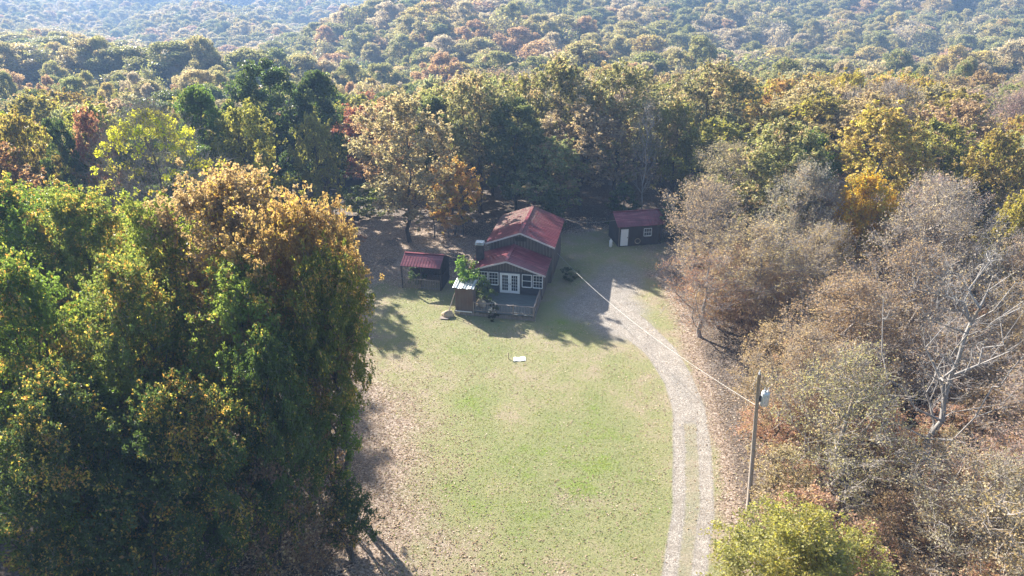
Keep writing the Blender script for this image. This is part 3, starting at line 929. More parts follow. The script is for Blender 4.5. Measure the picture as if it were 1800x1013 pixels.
recs = []
for x, y in ind:
    rr = rf.random()
    if x < -9 and y < 60:
        key, colr, nm, cw = ('near', (0.11 + 0.04 * rr, 0.175 + 0.02 * rr, 0.035), 'oak_tree', 'green oak') if rr < 0.75 else ('near', (0.15, 0.12, 0.045), 'oak_tree', 'orange brown oak')
        h, r = rf.uniform(15, 18.5), rf.uniform(4.2, 5.2)
        if y < 30: h *= 0.8
        h = min(h, CAM_H - y * math.tan(ang(330)))
    elif x > 10 and y < 68:
        key, nm, cw = 'bare', 'bare_tree', 'bare'
        pk = [((0.34, 0.27, 0.18), 'tan bare tree'), ((0.28, 0.2, 0.14), 'brown bare tree'), (GREYT, 'grey bare tree'), ((0.33, 0.235, 0.16), 'russet bare tree')][int(rr * 4)]
        colr, cw = pk
        h, r = rf.uniform(9.5, 14.5), rf.uniform(3.6, 4.9)
        if y < 45: h *= 0.78
    elif x < -8:
        pk = [('mid_yellow', OLIVEC, 'oak_tree', 'olive yellow tree'), ('mid', TAN, 'oak_tree', 'tan tree'), ('mid_green', GREEN, 'oak_tree', 'green tree'), ('mid', RUST, 'maple_tree', 'rust brown tree'),
              ('mid_green', (0.095, 0.115, 0.04), 'oak_tree', 'grey green tree'), ('mid_yellow', (0.2, 0.175, 0.05), 'oak_tree', 'gold tree'), ('mid', DUSTY, 'oak_tree', 'dusty green tree')][int(rr * 7)]
        key, colr, nm, cw = pk
        h, r = rf.uniform(12.5, 17), rf.uniform(4.4, 6.2)
    elif x < 22:
        pk = [('mid', DUSTY, 'oak_tree', 'dusty green tree'), ('mid', TAN, 'oak_tree', 'tan tree'), ('mid_green', (0.115, 0.135, 0.055), 'oak_tree', 'dark grey green tree'), ('mid', (0.18, 0.165, 0.085), 'oak_tree', 'drab olive tree'),
              ('bare', GREYT, 'bare_tree', 'grey bare tree')][int(rr * 5)]
        key, colr, nm, cw = pk
        h, r = rf.uniform(13, 17.5), rf.uniform(4.6, 6.2)
        if y < 86: h *= 0.75
    else:
        pk = [('mid_yellow', GOLD, 'oak_tree', 'golden tree'), ('mid', TAN, 'oak_tree', 'tan tree'), ('mid_yellow', OLIVEC, 'oak_tree', 'olive yellow tree'), ('bare', GREYT, 'bare_tree', 'grey bare tree'),
              ('mid', DUSTY, 'oak_tree', 'dusty green tree'), ('mid', (0.22, 0.17, 0.09), 'oak_tree', 'pale brown tree')][int(rr * 6)]
        key, colr, nm, cw = pk
        h, r = rf.uniform(12, 16), rf.uniform(4.6, 6.4)
    if y > 100: h *= 0.97
    recs.append((zone(x, y), cw, y, x, key, colr, nm, h, r))
recs.sort(key=lambda q: (q[0], q[1], q[2]))
last, k = None, 0
for zn, cw, y, x, key, colr, nm, h, r in recs:
    k = k + 1 if (zn, cw) == last else 0
    last = (zn, cw)
    rank = ORD[k] if k < len(ORD) else 'very last'
    jit = tuple(c * f_ for c, f_ in zip(colr, rf.uniform(0.86, 1.14, 3)))
    tree(nm, key, x, y, float(terrain(x, y)), h, r, jit, '%s %s %s' % (rank, cw, zn), group='trees ' + zn)

# understory brush in the near woods on the right
sp_ = scatter(13, 40, 24, 70, 3.3)
sp_ = [q for q in sp_ if not inside(CLEARING, q[0], q[1]) and seg_dist(CLEARING, q[0], q[1]) > 1.2 and abs(q[0]) < (q[1] * .9 + 13) * .74 and not (q[1] < 27 and q[0] < 20)]
k = 0
sp_.sort(key=lambda q: q[1])
STRIPS = ['below the utility pole', 'beside the utility pole', 'under the large pale forked tree', 'along the bend of the driveway', 'under the reddish brown tree', 'at the top of the brown woods']
for x, y in sp_:
    strip = min(5, k // 24)
    lab = '%s brown thicket sapling %s' % (ORD[k % 24], STRIPS[strip])
    tree('thicket_sapling', 'sapling', x, y, 0.0, rf.uniform(3, 6), rf.uniform(1.6, 2.6), (rf.uniform(.27, .34), rf.uniform(.2, .24), .155), lab, 'sapling', 'brown saplings in the right woods', i=1)
    k += 1

# ------------------------------------------------------------------ the far forest: one mass
fcol = bpy.data.collections.new('forest_kinds')
for s_ in range(5):
    Ht, R = 15, 4.9
    t_, c_ = leafy(seed=100 + s_, Ht=Ht, R=R, base=0.24, clumps=110, leaves=14000, lsize=0.2, k_rc=0.18, tm=0.62, bias=0.4, lump=0.24)
    t_ = [(v, f, 1, None) for v, f, _, _ in t_]
    me = np_mesh('forest_tree', c_ + t_, [M['leaf_far'], M['bark']])
    fcol.objects.link(bpy.data.objects.new('forest_tree', me))
t_, c_ = leafy(seed=110, Ht=14, R=4.6, base=0.22, clumps=110, leaves=1500, lsize=0.3, k_rc=0.2, twigs=7, r_tip=0.06, tm=0.6, bias=0.5, lump=0.24)
me = np_mesh('forest_tree', c_ + [(v, f, 1, None) for v, f, _, _ in t_], [M['leaf_far'], M['twig']])
fcol.objects.link(bpy.data.objects.new('forest_tree', me))

A = scatter(-380, 380, 214, 560, 14.5)
A = A[rf.random(len(A)) > 0.07]
B = scatter(-1100, 1100, 560, 1600, 15)
C = scatter(-60, 60, -30, 26, 7.0)
C = C[(~inside(CLEARING, C[:, 0], C[:, 1])) & (seg_dist(CLEARING, C[:, 0], C[:, 1]) > 3) & (np.abs(C[:, 0]) > (C[:, 1] * .9 + 13) * .74 + 5)]
D = scatter(-215, 215, 8, 214, 8.0)
dd = D[:, 1] * math.cos(PITCH) + 20 * math.sin(PITCH)
D = D[(np.abs(D[:, 0]) >= dd * 0.74 + 9)]
fp = np.concatenate([A, B, C, D, np.array(rest_near)])
dd = fp[:, 1] * math.cos(PITCH) + 20 * math.sin(PITCH)
fp = fp[np.abs(fp[:, 0]) < np.maximum(dd * 0.72 * 1.15 + 25, 60)]
# a few open fields in the far valley
field = (((fp[:, 0] + 345) / 120) ** 2 + ((fp[:, 1] - 930) / 90) ** 2 < 1) | (((fp[:, 0] + 150) / 60) ** 2 + ((fp[:, 1] - 720) / 26) ** 2 < 1)
fp = fp[~field & (np.hypot(fp[:, 0], fp[:, 1]) > np.where(fp[:, 0] > 0, 50, 44))]
V = np.stack([fp[:, 0], fp[:, 1], terrain(fp[:, 0], fp[:, 1]) - 0.2], -1)
me = bpy.data.meshes.new('forest')
me.vertices.add(len(V))
me.vertices.foreach_set('co', V.astype(np.float32).ravel())
rr_ = rng_of(77)
big = np.where(fp[:, 1] > 560, 1.8, np.where(fp[:, 1] > 205, 1.9, 0.8))
a_ = me.attributes.new('size', 'FLOAT_VECTOR', 'POINT')
sx = (0.66 + 0.8 * rr_.random(len(V)) ** 1.5) * big
a_.data.foreach_set('vector', np.stack([sx, sx, np.where(fp[:, 1] > 205, 1.42, 1.0) * rr_.uniform(0.85, 1.25, len(V))], -1).astype(np.float32).ravel())
a_ = me.attributes.new('turn', 'FLOAT_VECTOR', 'POINT')
a_.data.foreach_set('vector', np.stack([np.zeros(len(V)), np.zeros(len(V)), rr_.uniform(0, 6.28, len(V))], -1).astype(np.float32).ravel())
me.update()
fo = link(bpy.data.objects.new('distant_forest', me))
tag(fo, 'mass of mixed autumn woodland covering the slopes and the far valley', 'forest', kind='stuff')
ng = bpy.data.node_groups.new('forest', 'GeometryNodeTree')
ng.interface.new_socket('Geometry', in_out='INPUT', socket_type='NodeSocketGeometry')
ng.interface.new_socket('Geometry', in_out='OUTPUT', socket_type='NodeSocketGeometry')
gi = ng.nodes.new('NodeGroupInput'); go = ng.nodes.new('NodeGroupOutput')
ip = ng.nodes.new('GeometryNodeInstanceOnPoints')
ci = ng.nodes.new('GeometryNodeCollectionInfo')
ci.inputs['Collection'].default_value = fcol
ci.inputs['Separate Children'].default_value = True
ci.inputs['Reset Children'].default_value = True
s1 = ng.nodes.new('GeometryNodeInputNamedAttribute'); s1.data_type = 'FLOAT_VECTOR'; s1.inputs['Name'].default_value = 'size'
s2 = ng.nodes.new('GeometryNodeInputNamedAttribute'); s2.data_type = 'FLOAT_VECTOR'; s2.inputs['Name'].default_value = 'turn'
rv = ng.nodes.new('FunctionNodeRandomValue'); rv.data_type = 'INT'
rv.inputs[4].default_value = 0; rv.inputs[5].default_value = 5
ip.inputs['Pick Instance'].default_value = True
er = ng.nodes.new('FunctionNodeEulerToRotation')
ng.links.new(gi.outputs[0], ip.inputs['Points'])
ng.links.new(ci.outputs[0], ip.inputs['Instance'])
ng.links.new(rv.outputs[2], ip.inputs['Instance Index'])
ng.links.new(s1.outputs['Attribute'], ip.inputs['Scale'])
ng.links.new(s2.outputs['Attribute'], er.inputs[0])
ng.links.new(er.outputs[0], ip.inputs['Rotation'])
ng.links.new(ip.outputs[0], go.inputs[0])
fo.modifiers.new('forest', 'NODES').node_group = ng

# ------------------------------------------------------------------ fallen leaves and grass tufts
rl = rng_of(9)
n = 150000
X = rl.uniform(-24, 34, n); Y = 24 + 62 * rl.random(n) ** 1.35
gv = ground_vars(X, Y)
pr = np.clip(1.1 - gv[:, 0], 0.05, 1) * (0.45 + 0.9 * vnoise(X, Y, 2.6, 21)) * (1 - 0.8 * np.clip(gv[:, 1] * 1.4, 0, 1)) * (1 - 0.4 * np.clip(gv[:, 2], 0, 1))
vis = np.abs(X) < (Y * .9 + 13) * .74
house_m = (np.abs(X - 1) < 4.6) & (Y > 58) & (Y < 74)
sel = (rl.random(n) < pr) & vis & ~house_m
X, Y = X[sel], Y[sel]
Pn = np.stack([X, Y, terrain(X, Y) + 0.03], -1)
nn = rl.normal(size=(len(X), 3)) * 0.38 + np.array([0, 0, 1])
V, Fc, vr = diamonds(rl, Pn, nn, 0.045 + 0.05 * rl.random(len(X)), np.stack([rl.random(len(X)), rl.random(len(X)), np.zeros(len(X))], -1))
lm = leaf_mat('fallen leaves', [(0.4, 0.32, 0.25), (0.24, 0.175, 0.13), (0.3, 0.22, 0.16)], 0.5, trans=0.3)
o = link(bpy.data.objects.new('fallen_leaves', np_mesh('fallen_leaves', [(V, Fc, 0, vr)], [lm])))
o.color = (0.4, 0.31, 0.245, 1)
tag(o, 'brown fallen leaves strewn over the lawn and under the trees', 'leaves', kind='stuff')

n = 100000
X = rl.uniform(-16, 17, n); Y = 26 + 46 * rl.random(n) ** 1.3
gv = ground_vars(X, Y)
pr = np.clip(gv[:, 0] * (0.25 + gv[:, 2]) - gv[:, 1], 0, 1)
house_m = (np.abs(X - 0.5) < 5.4) & (Y > 56.5)
sel = (rl.random(n) < pr) & inside(CLEARING, X, Y) & ~house_m
X, Y = X[sel], Y[sel]
k = len(X)
th = rl.random(k) * PI
h_ = 0.02 + 0.045 * rl.random(k); wd = 0.03 + 0.04 * rl.random(k)
c0 = np.stack([X, Y, np.full(k, 0.0)], -1)
dv = np.stack([np.cos(th), np.sin(th), np.zeros(k)], -1)
tip = c0 + np.stack([rl.normal(size=k) * .03, rl.normal(size=k) * .03, h_], -1)
V = np.stack([c0 - dv * wd[:, None], c0 + dv * wd[:, None], tip], 1).reshape(-1, 3)
var = np.repeat(np.stack([rl.random(k), rl.random(k), np.zeros(k)], -1), 3, 0)
gm = leaf_mat('grass blades', [(0.2, 0.2, 0.07), (0.14, 0.2, 0.04), (0.24, 0.21, 0.1)], 0.35, trans=0.5)
o = link(bpy.data.objects.new('grass', np_mesh('grass', [(V, np.arange(3 * k).reshape(k, 3), 0, var)], [gm])))
o.color = (0.21, 0.235, 0.095, 1)
tag(o, 'short tufts of green grass across the lawn', 'grass', kind='stuff')

# ------------------------------------------------------------------ the house
YAW = -math.radians(10.5)
HX, HY = -0.45, 62.9
house = empty('house', (HX, HY, 0), YAW)
tag(house, 'brown board house with two stepped red metal gable roofs', 'house')


def add_debris(o, fn):
    me = o.data
    a = me.attributes.new('debris', 'FLOAT', 'POINT')
    for i, v in enumerate(me.vertices): a.data[i].value = fn(v.co)


def gable_roof(x0, x1, xr, y0, y1, ze, zr, name, parent, mat='roof', th=0.05, rib=0.35, debris=None):
    """Two slopes with standing ribs and a ridge cap; one mesh. Ridge along y at xr."""
    mb = MB()
    ny = 14
    for (xa, xb) in ((x0, xr), (xr, x1)):
        za, zb = (ze, zr) if xb == xr else (zr, ze)
        for i in range(ny):
            ya, yb = y0 + (y1 - y0) * i / ny, y0 + (y1 - y0) * (i + 1) / ny
            xm, zm = (xa + xb) / 2, (za + zb) / 2
            for (p, q, zp, zq) in ((xa, xm, za, zm), (xm, xb, zm, zb)):
                mb.poly([(p, ya, zp), (q, ya, zq), (q, yb, zq), (p, yb, zp)])
        # underside and edges
        mb.poly([(xa, y0, za - th), (xa, y1, za - th), (xb, y1, zb - th), (xb, y0, zb - th)])
        mb.poly([(xa, y0, za - th), (xb, y0, zb - th), (xb, y0, zb), (xa, y0, za)])
        mb.poly([(xa, y1, za), (xb, y1, zb), (xb, y1, zb - th), (xa, y1, za - th)])
        ex, ez = (xa, za) if xb == xr else (xb, zb)
        mb.poly([(ex, y0, ez), (ex, y1, ez), (ex, y1, ez - th), (ex, y0, ez - th)])
        yy = y0 + rib / 2
        while yy < y1:
            a = Vector((xa, yy, za + 0.012)); b_ = Vector((xb, yy, zb + 0.012))
            mb.bar(a, b_, 0.05, 0.035)
            yy += rib
    mb.bar((xr, y0 - 0.02, zr + 0.03), (xr, y1 + 0.02, zr + 0.03), 0.3, 0.05)
    o = mb.build(name, M[mat], parent)
    add_debris(o, debris or (lambda c: 0.35))
    return o


def gable_wall(mb, x0, x1, xr, y, z0, ze0, ze1, zr, th=0.12):
    mb.prism_y([(x0, z0), (x1, z0), (x1, ze1), (xr, zr), (x0, ze0)], y, y + th)


def window(parent, x, y, z0, wd, ht, out=-1, cols=2, name='window', rows=2):
    """sash window in a wall facing -y"""
    fr = MB()
    f_ = 0.07
    ya, yb = y - 0.05, y + 0.0
    fr.box(x - wd / 2 - f_, x - wd / 2, ya, yb, z0 - f_, z0 + ht + f_)
    fr.box(x + wd / 2, x + wd / 2 + f_, ya, yb, z0 - f_, z0 + ht + f_)
    fr.box(x - wd / 2, x + wd / 2, ya, yb, z0 + ht, z0 + ht + f_)
    fr.box(x - wd / 2, x + wd / 2, ya - 0.03, yb, z0 - f_ - 0.02, z0)
    fr.box(x - wd / 2, x + wd / 2, ya + 0.01, yb, z0 + ht / 2 - 0.03, z0 + ht / 2 + 0.03)
    for c_ in range(1, cols):
        xx = x - wd / 2 + wd * c_ / cols
        fr.box(xx - 0.014, xx + 0.014, ya + 0.02, yb, z0, z0 + ht / 2 - 0.03)
        fr.box(xx - 0.014, xx + 0.014, ya + 0.02, yb, z0 + ht / 2 + 0.03, z0 + ht)
    for zz in (0.25, 0.75):
        if rows > 1:
            fr.box(x - wd / 2, x + wd / 2, ya + 0.024, yb, z0 + ht * zz - 0.012, z0 + ht * zz + 0.012)
    wo = fr.build(name, M['white'], parent)
    MB().box(x - wd / 2 - 0.01, x + wd / 2 + 0.01, y - 0.016, y - 0.006, z0 - 0.01, z0 + ht + 0.01).build('pane', M['glass'], wo)
    return wo


# walls
wall = MB()
LX0, LX1, LXR = -3.5, 3.45, -0.03
roof_z = lambda x, x0, x1, xr, ze, zr: ze + (zr - ze) * (1 - abs(x - xr) / (xr - x0 if x < xr else x1 - xr))
lz = lambda x: roof_z(x, -3.86, 3.8, LXR, 2.8, 4.05) - 0.09
gable_wall(wall, LX0, LX1, LXR, 0.0, 0.5, lz(LX0), lz(LX1), lz(LXR))
wall.box(LX0, LX0 + 0.12, 0.12, 4.0, 0.0, lz(LX0))
wall.box(LX1 - 0.12, LX1, 0.12, 4.0, 0.0, lz(LX1))
wall.box(LX0, LX1, 0.0, 0.12, 0.0, 0.497)
def flush(face):
    if face.v: face.build('batten_siding', M['batten'], house)
    return MB()


bt = MB()
xx = LX0 + 0.1
while xx < LX1:
    bt.box(xx - 0.025, xx + 0.025, -0.03, -0.001, 2.78, max(2.8, lz(xx) - 0.02)); xx += 0.3
bt = flush(bt)
yy = 0.3
while yy < 4.0:
    bt.box(LX1 + 0.001, LX1 + 0.03, yy - 0.025, yy + 0.025, 0.1, lz(LX1) - 0.02); yy += 0.3
bt = flush(bt)
UX0, UX1, UXR = -2.6, 3.8, 0.6
uz = lambda x: roof_z(x, -2.95, 4.15, UXR, 4.1, 5.45) - 0.09
gable_wall(wall, UX0, UX1, UXR, 4.0, 0.0, uz(UX0), uz(UX1), uz(UXR))
gable_wall(wall, UX0, UX1, UXR, 11.8, 0.0, uz(UX0), uz(UX1), uz(UXR))
wall.box(UX0, UX0 + 0.12, 4.12, 11.8, 0.0, uz(UX0))
wall.box(UX1 - 0.12, UX1, 4.12, 11.8, 0.0, uz(UX1))
xx = UX0 + 0.1
while xx < UX1:
    bt.box(xx - 0.025, xx + 0.025, 3.97, 3.999, 2.9, uz(xx) - 0.02); xx += 0.32
bt = flush(bt)
yy = 4.3
while yy < 11.8:
    bt.box(UX1 + 0.001, UX1 + 0.03, yy - 0.025, yy + 0.025, 0.1, uz(UX1) - 0.02); yy += 0.32
wall.build('wall', M['wood'], house)
flush(bt)
lw = MB()
lw.box(LX0 + 0.02, LX1 - 0.02, -0.035, -0.003, 0.52, 2.72)
lw.box(LX0, LX1, -0.06, -0.003, 2.72, 2.8)
lw.build('front_cladding', M['skirt'], house)
gable_roof(-3.86, 3.8, LXR, -0.45, 3.96, 2.8, 4.05, 'roof', house, debris=lambda c: 0.33)['label'] = 'lower red metal gable roof over the front room'
gable_roof(-2.95, 4.15, UXR, 3.62, 12.1, 4.1, 5.45, 'roof', house,
           debris=lambda c: 0.22 + 0.31 * float(smooth(5.0, 8, c.y)) * (1.0 if c.x < UXR + .3 else 0.55))['label'] = 'upper red metal gable roof partly covered in fallen leaves'
for (x0, x1, xr, ze, zr, y, lab) in ((-3.86, 3.8, LXR, 2.8, 4.05, -0.47, 'lower'), (-2.95, 4.15, UXR, 4.1, 5.45, 3.6, 'upper')):
    fa = MB()
    for xa, za, xb, zb in ((x0, ze, xr, zr), (xr, zr, x1, ze)):
        fa.hexa([(xa, y - .02, za - .17), (xb, y - .02, zb - .17), (xb, y + .018, zb - .17), (xa, y + .018, za - .17), (xa, y - .02, za + .0), (xb, y - .02, zb + .0), (xb, y + .018, zb + .0), (xa, y + .018, za + .0)])
    fa.build('fascia_board', M['trim'], house)
MB().box(LX1 - .04, LX1 + .04, -0.075, -0.0625, 0.5, 2.68).build('corner_trim', M['wood_light'], house)
for wx in (-2.42, -1.37, 1.93, 3.0):
    wo = window(house, wx, -0.035, 1.33, 0.84, 1.22, cols=3 if wx != 1.93 else 1, rows=2 if wx != 1.93 else 1)
# french doors
dr = MB()
dx0, dx1 = -0.68, 1.18
dr.box(dx0 - .06, dx0, -0.1, -0.036, 0.5, 2.62); dr.box(dx1, dx1 + .06, -0.1, -0.036, 0.5, 2.62); dr.box(dx0, dx1, -0.1, -0.036, 2.55, 2.62)
dof = dr.build('door_frame', M['white'], house)
for k in (0, 1):
    a0 = dx0 + k * (dx1 - dx0) / 2 + 0.006; a1 = a0 + (dx1 - dx0) / 2 - 0.012
    d_ = MB()
    d_.box(a0, a0 + .17, -.085, -.04, .51, 2.54); d_.box(a1 - .17, a1, -.085, -.04, .51, 2.54)
    d_.box(a0 + .17, a1 - .17, -.085, -.04, 2.4, 2.54); d_.box(a0 + .17, a1 - .17, -.085, -.04, .51, .78)
    for q in range(1, 5):
        zz = .78 + 1.62 * q / 5
        d_.box(a0 + .17, a1 - .17, -.078, -.045, zz - .013, zz + .013)
    for q in (1, 2):
        x_ = a0 + .17 + (a1 - a0 - .34) * q / 3
        d_.box(x_ - .013, x_ + .013, -.08, -.047, .78, 2.4)
    dd_ = d_.build('door', M['door_white'], house)
    MB().box(a0 + .16, a1 - .16, -.062, -.052, .77, 2.41).build('pane', M['glass'], dd_)
    hx_ = a1 - .08 if k == 0 else a0 + .08
    MB().box(hx_ - .02, hx_ + .02, -.13, -.086, 1.42, 1.55).build('handle', M['dark_metal'], dd_)
# louvred opening in the upper gable
lo_ = MB()
for q in range(6):
    lo_.box(0.05, 1.15, 3.93, 3.965, 4.42 + q * 0.07, 4.46 + q * 0.07)
lo_.build('gable_vent', M['wood_dark'], house)
# chimney
ch = MB().box(-3.45, -2.75, 1.5, 2.15, 2.6, 4.7).build('chimney', M['stone'], house)
c2 = MB()
c2.box(-3.53, -2.67, 1.42, 2.23, 4.701, 4.78)
for (a, b_) in ((-3.42, 1.53), (-2.9, 1.53), (-3.42, 2.0), (-2.9, 2.0)):
    c2.box(a, a + .1, b_, b_ + .1, 4.781, 4.91)
c2.box(-3.5, -2.7, 1.45, 2.2, 4.911, 4.95)
c2.build('chimney_cap', M['grey_metal'], ch)
vp = MB().tube([(-3.3, 0.35, 3.0), (-3.3, 0.35, 3.35)], 0.07, 10).build('vent_pipe', M['grey_metal'], house)

# ------------------------------------------------------------------ deck
deck = empty('deck', (HX, HY, 0), YAW)
tag(deck, 'grey green wooden deck with railing before the french doors', 'deck')
fl = MB()
yy = -4.45
while yy < -0.15:
    fl.box(-2.4, 3.35, yy, yy + 0.135, 0.42, 0.47); yy += 0.145
fl.build('floor_boards', M['deck'], deck)
sk = MB()
xx = -4.2
while xx < 3.35:
    sk.box(xx, xx + .13, -4.5, -4.475, 0.0, 0.40 - (0.06 if int(xx * 7) % 3 == 0 else 0)); xx += .16
sk.bar((-4.2, -4.52, .1), (3.35, -4.52, .1), .03, .09)
yy = -4.4
while yy < -0.1:
    sk.box(3.36, 3.385, yy, yy + .13, 0, .41); yy += .16
sk.build('skirt_boards', M['wood_light'], deck)
rl_ = MB()
rl_.bar((-2.35, -4.42, 1.38), (3.33, -4.42, 1.38), .12, .05)
rl_.bar((-2.35, -4.42, .6), (3.33, -4.42, .6), .05, .07)
rl_.bar((3.31, -4.36, 1.38), (3.31, -0.6, 1.38), .1, .05)
rl_.bar((3.31, -4.36, .6), (3.31, -0.6, .6), .05, .07)
rl_.build('handrail', M['wood_light'], deck)
bl = MB()
xx = -2.2
while xx < 3.3:
    bl.box(xx, xx + .04, -4.44, -4.40, .64, 1.35); xx += .145
yy = -4.2
while yy < -0.6:
    bl.box(3.29, 3.33, yy, yy + .04, .64, 1.35); yy += .145
bl.build('balusters', M['wood_light'], deck)
for (a, b_) in ((-2.35, -4.42), (-0.5, -4.42), (1.4, -4.42), (3.31, -4.42), (3.31, -2.5), (3.31, -0.55)):
    MB().box(a - .05, a + .05, b_ - .05, b_ + .05, 0.0, 1.46).build('post', M['wood_light'], deck)

# tall plank closet on the deck corner
oh = empty('outhouse', (HX, HY, 0), YAW)
tag(oh, 'narrow vertical plank outhouse with bright tin roof at the deck corner', 'outhouse')
pl = MB()
ox0, ox1, oy0, oy1 = -4.1, -2.42, -4.45, -3.2
rr_o = rng_of(3)
xx = ox0
while xx < ox1 - 0.02:
    w_ = min(.12, ox1 - xx)
    pl.box(xx, xx + w_ - .018, oy0 + rr_o.uniform(0, .02), oy0 + .045, .42 + rr_o.uniform(0, .03), 2.78 + rr_o.uniform(-.02, .04)); xx += .12
yy = oy0 + .05
while yy < oy1:
    pl.box(ox0, ox0 + .03, yy, yy + .105, .42, 2.8); pl.box(ox1 - .03, ox1, yy, yy + .105, .42, 2.8); yy += .12
pl.box(ox0 + .032, ox1 - .032, oy1, oy1 + .03, .42, 2.9)
pl.box(ox0 + .032, ox1 - .032, oy0 + .05, oy0 + .06, .45, 2.75)
pl.build('wall', M['outhouse'], oh)
tr_ = MB()
k = 24
for i in range(k):
    xa = -4.25 + 2.0 * i / k; xb = -4.25 + 2.0 * (i + 1) / k
    za = .02 * math.sin(i * 1.9) + .03 * math.sin(i * .7); zb = .02 * math.sin((i + 1) * 1.9) + .03 * math.sin((i + 1) * .7)
    tr_.hexa([(xa, -4.7, 2.84 + za), (xb, -4.7, 2.84 + zb), (xb, -2.95, 3.02 + zb), (xa, -2.95, 3.02 + za), (xa, -4.7, 2.87 + za), (xb, -4.7, 2.87 + zb), (xb, -2.95, 3.05 + zb), (xa, -2.95, 3.05 + za)])
tr_.build('roof', M['tin'], oh)
MB().box(-4.05, -2.5, -4.56, -4.5, .36, .45).build('door_sill', M['white'], oh)
MB().box(-4.2, -2.35, -4.47, -3.1, .28, .40).build('base', M['wood_dark'], oh)

# ladder and planks leaning left of the outhouse
ld = empty('ladder', (HX, HY, 0), YAW)
tag(ld, 'grey wooden ladder propped against the left side of the outhouse', 'ladder')
for s_ in (0, 1):
    MB().bar((-4.75 - .1 * s_, -5.0 + .45 * s_, 0.02), (-4.18 - .02 * s_, -4.35 + .4 * s_, 2.05), .06, .05).build('side_rail', M['wood_light'], ld)
rg = MB()
for q in range(1, 6):
    f_ = q / 6
    rg.bar((-4.75 + .57 * f_, -5.0 + .65 * f_, 2.03 * f_), (-4.85 + .65 * f_, -4.55 + .6 * f_, 2.03 * f_), .035)
rg.build('rung_slats', M['wood_light'], ld)


def lumpy(name, mat, loc, size, seed, sub=3, amp=0.25, rz=0):
    import bmesh
    bm = bmesh.new()
    bmesh.ops.create_icosphere(bm, subdivisions=sub, radius=1.0)
    r_ = rng_of(seed)
    ph = r_.random((6, 3)) * 6.28; fr = r_.uniform(1.5, 5, (6, 3))
    for v in bm.verts:
        q = sum(math.sin(v.co.x * fr[i][0] + ph[i][0]) * math.sin(v.co.y * fr[i][1] + ph[i][1]) * math.cos(v.co.z * fr[i][2] + ph[i][2]) for i in range(6)) / 3
        v.co *= 1 + amp * q
        v.co = Vector((v.co.x * size[0], v.co.y * size[1], max(v.co.z, -0.25) * size[2]))
    me = bpy.data.meshes.new(name)
    bm.to_mesh(me); bm.free()
    me.materials.append(mat)
    for p in me.polygons: p.use_smooth = True
    o = link(bpy.data.objects.new(name, me))
    o.location = loc; o.rotation_euler = (0, 0, rz)
    return o


def hw(x, y, z=0):
    """a point of the house's own frame in the world"""
    c_, s_ = math.cos(YAW), math.sin(YAW)
    return (HX + x * c_ - y * s_, HY + x * s_ + y * c_, z)


tag(lumpy('tarp', M['tan'], hw(-4.75, -4.9, .1), (.55, .45, .45), 4), 'crumpled tan tarp heaped at the foot of the ladder', 'tarp')
tag(lumpy('cloth_cover', M['tan'], hw(-1.95, -3.0, .6), (.42, .7, .42), 6, rz=.5), 'tan cover draped over furniture behind the deck rail', 'cover')
sb_ = MB()
for q in range(5):
    sb_.bar((-5.4 + q * .03, -5.25 - q * .11, .03 + .012 * q), (-4.4 - q * .02, -5.2 - q * .11, .035 + .012 * q), .1, .025)
o = sb_.build('plank_heap', M['wood_light']); o.location = (HX, HY, 0); o.rotation_euler = (0, 0, YAW)
tag(o, 'loose grey planks lying on the grass beside the tan tarp', 'planks')


def shrub(name, i, x, y, h, r, colr, lab, z=0.0, cat='shrub', key='shrub', rz=None):
    return tree(name, key, x, y, z, h, r, colr, lab, cat, i=i, rz=rz)


p_ = hw(-3.7, -1.9)
shrub('fruit_tree', 0, p_[0], p_[1], 4.7, 2.0, (0.12, 0.2, 0.045), 'small leafy green tree between the carport and the house front', cat='tree')
p_ = hw(-1.9, -2.3)
shrub('shrub', 0, p_[0], p_[1], 2.6, 1.2, (0.09, 0.13, 0.05), 'loose green shrub growing up at the left of the deck', rz=1.2)
p_ = hw(-0.35, -4.95)
shrub('vine_bush', 1, p_[0], p_[1], 1.75, .55, (0.035, 0.04, 0.025), 'dark vine bush climbing the front deck railing', cat='bush')
p_ = hw(5.3, 5.0)
shrub('shrub', 1, p_[0], p_[1], 1.5, .9, (0.05, 0.07, 0.03), 'dark bush against the right wall of the house')
p_ = hw(6.1, 5.6)
shrub('shrub', 1, p_[0], p_[1], 1.0, .7, (0.16, 0.16, 0.09), 'pale green bush beside the dark one right of the house', rz=2)

# ------------------------------------------------------------------ carport / woodshed left of the house
cp = empty('open_shed', (-9.0, 65.3, 0), YAW)
tag(cp, 'open sided wooden shed with red metal roof and picket rail, left of the house', 'shed')
cw_ = 2.1
# ridge runs left to right: build with ridge along x
rf_ = MB()
for (ya, za, yb, zb) in ((-0.75, 2.5, 0.9, 3.25), (0.9, 3.25, 2.5, 2.5)):
    rf_.hexa([(-2.05, ya, za - .04), (2.05, ya, za - .04), (2.05, yb, zb - .04), (-2.05, yb, zb - .04), (-2.05, ya, za), (2.05, ya, za), (2.05, yb, zb), (-2.05, yb, zb)])
    xx = -1.95
    while xx < 2.05:
        rf_.bar((xx, ya, za + .012), (xx, yb, zb + .012), .045, .03); xx += .3
rf_.bar((-2.07, .9, 3.28), (2.07, .9, 3.28), .26, .04)
o = rf_.build('roof', M['roof'], cp)
add_debris(o, lambda c: 0.3)
for (a, b_) in ((-2.0, -.6), (0, -.6), (2.0, -.6), (-2.0, 2.3), (2.0, 2.3)):
    MB().box(a - .06, a + .06, b_ - .06, b_ + .06, 0, 2.5).build('post', M['wood_dark'], cp)
bk = MB()
xx = -2.0
while xx < 2.0:
    bk.box(xx, xx + .15, 2.38, 2.41, .05, 2.5); xx += .165
yy = -.5
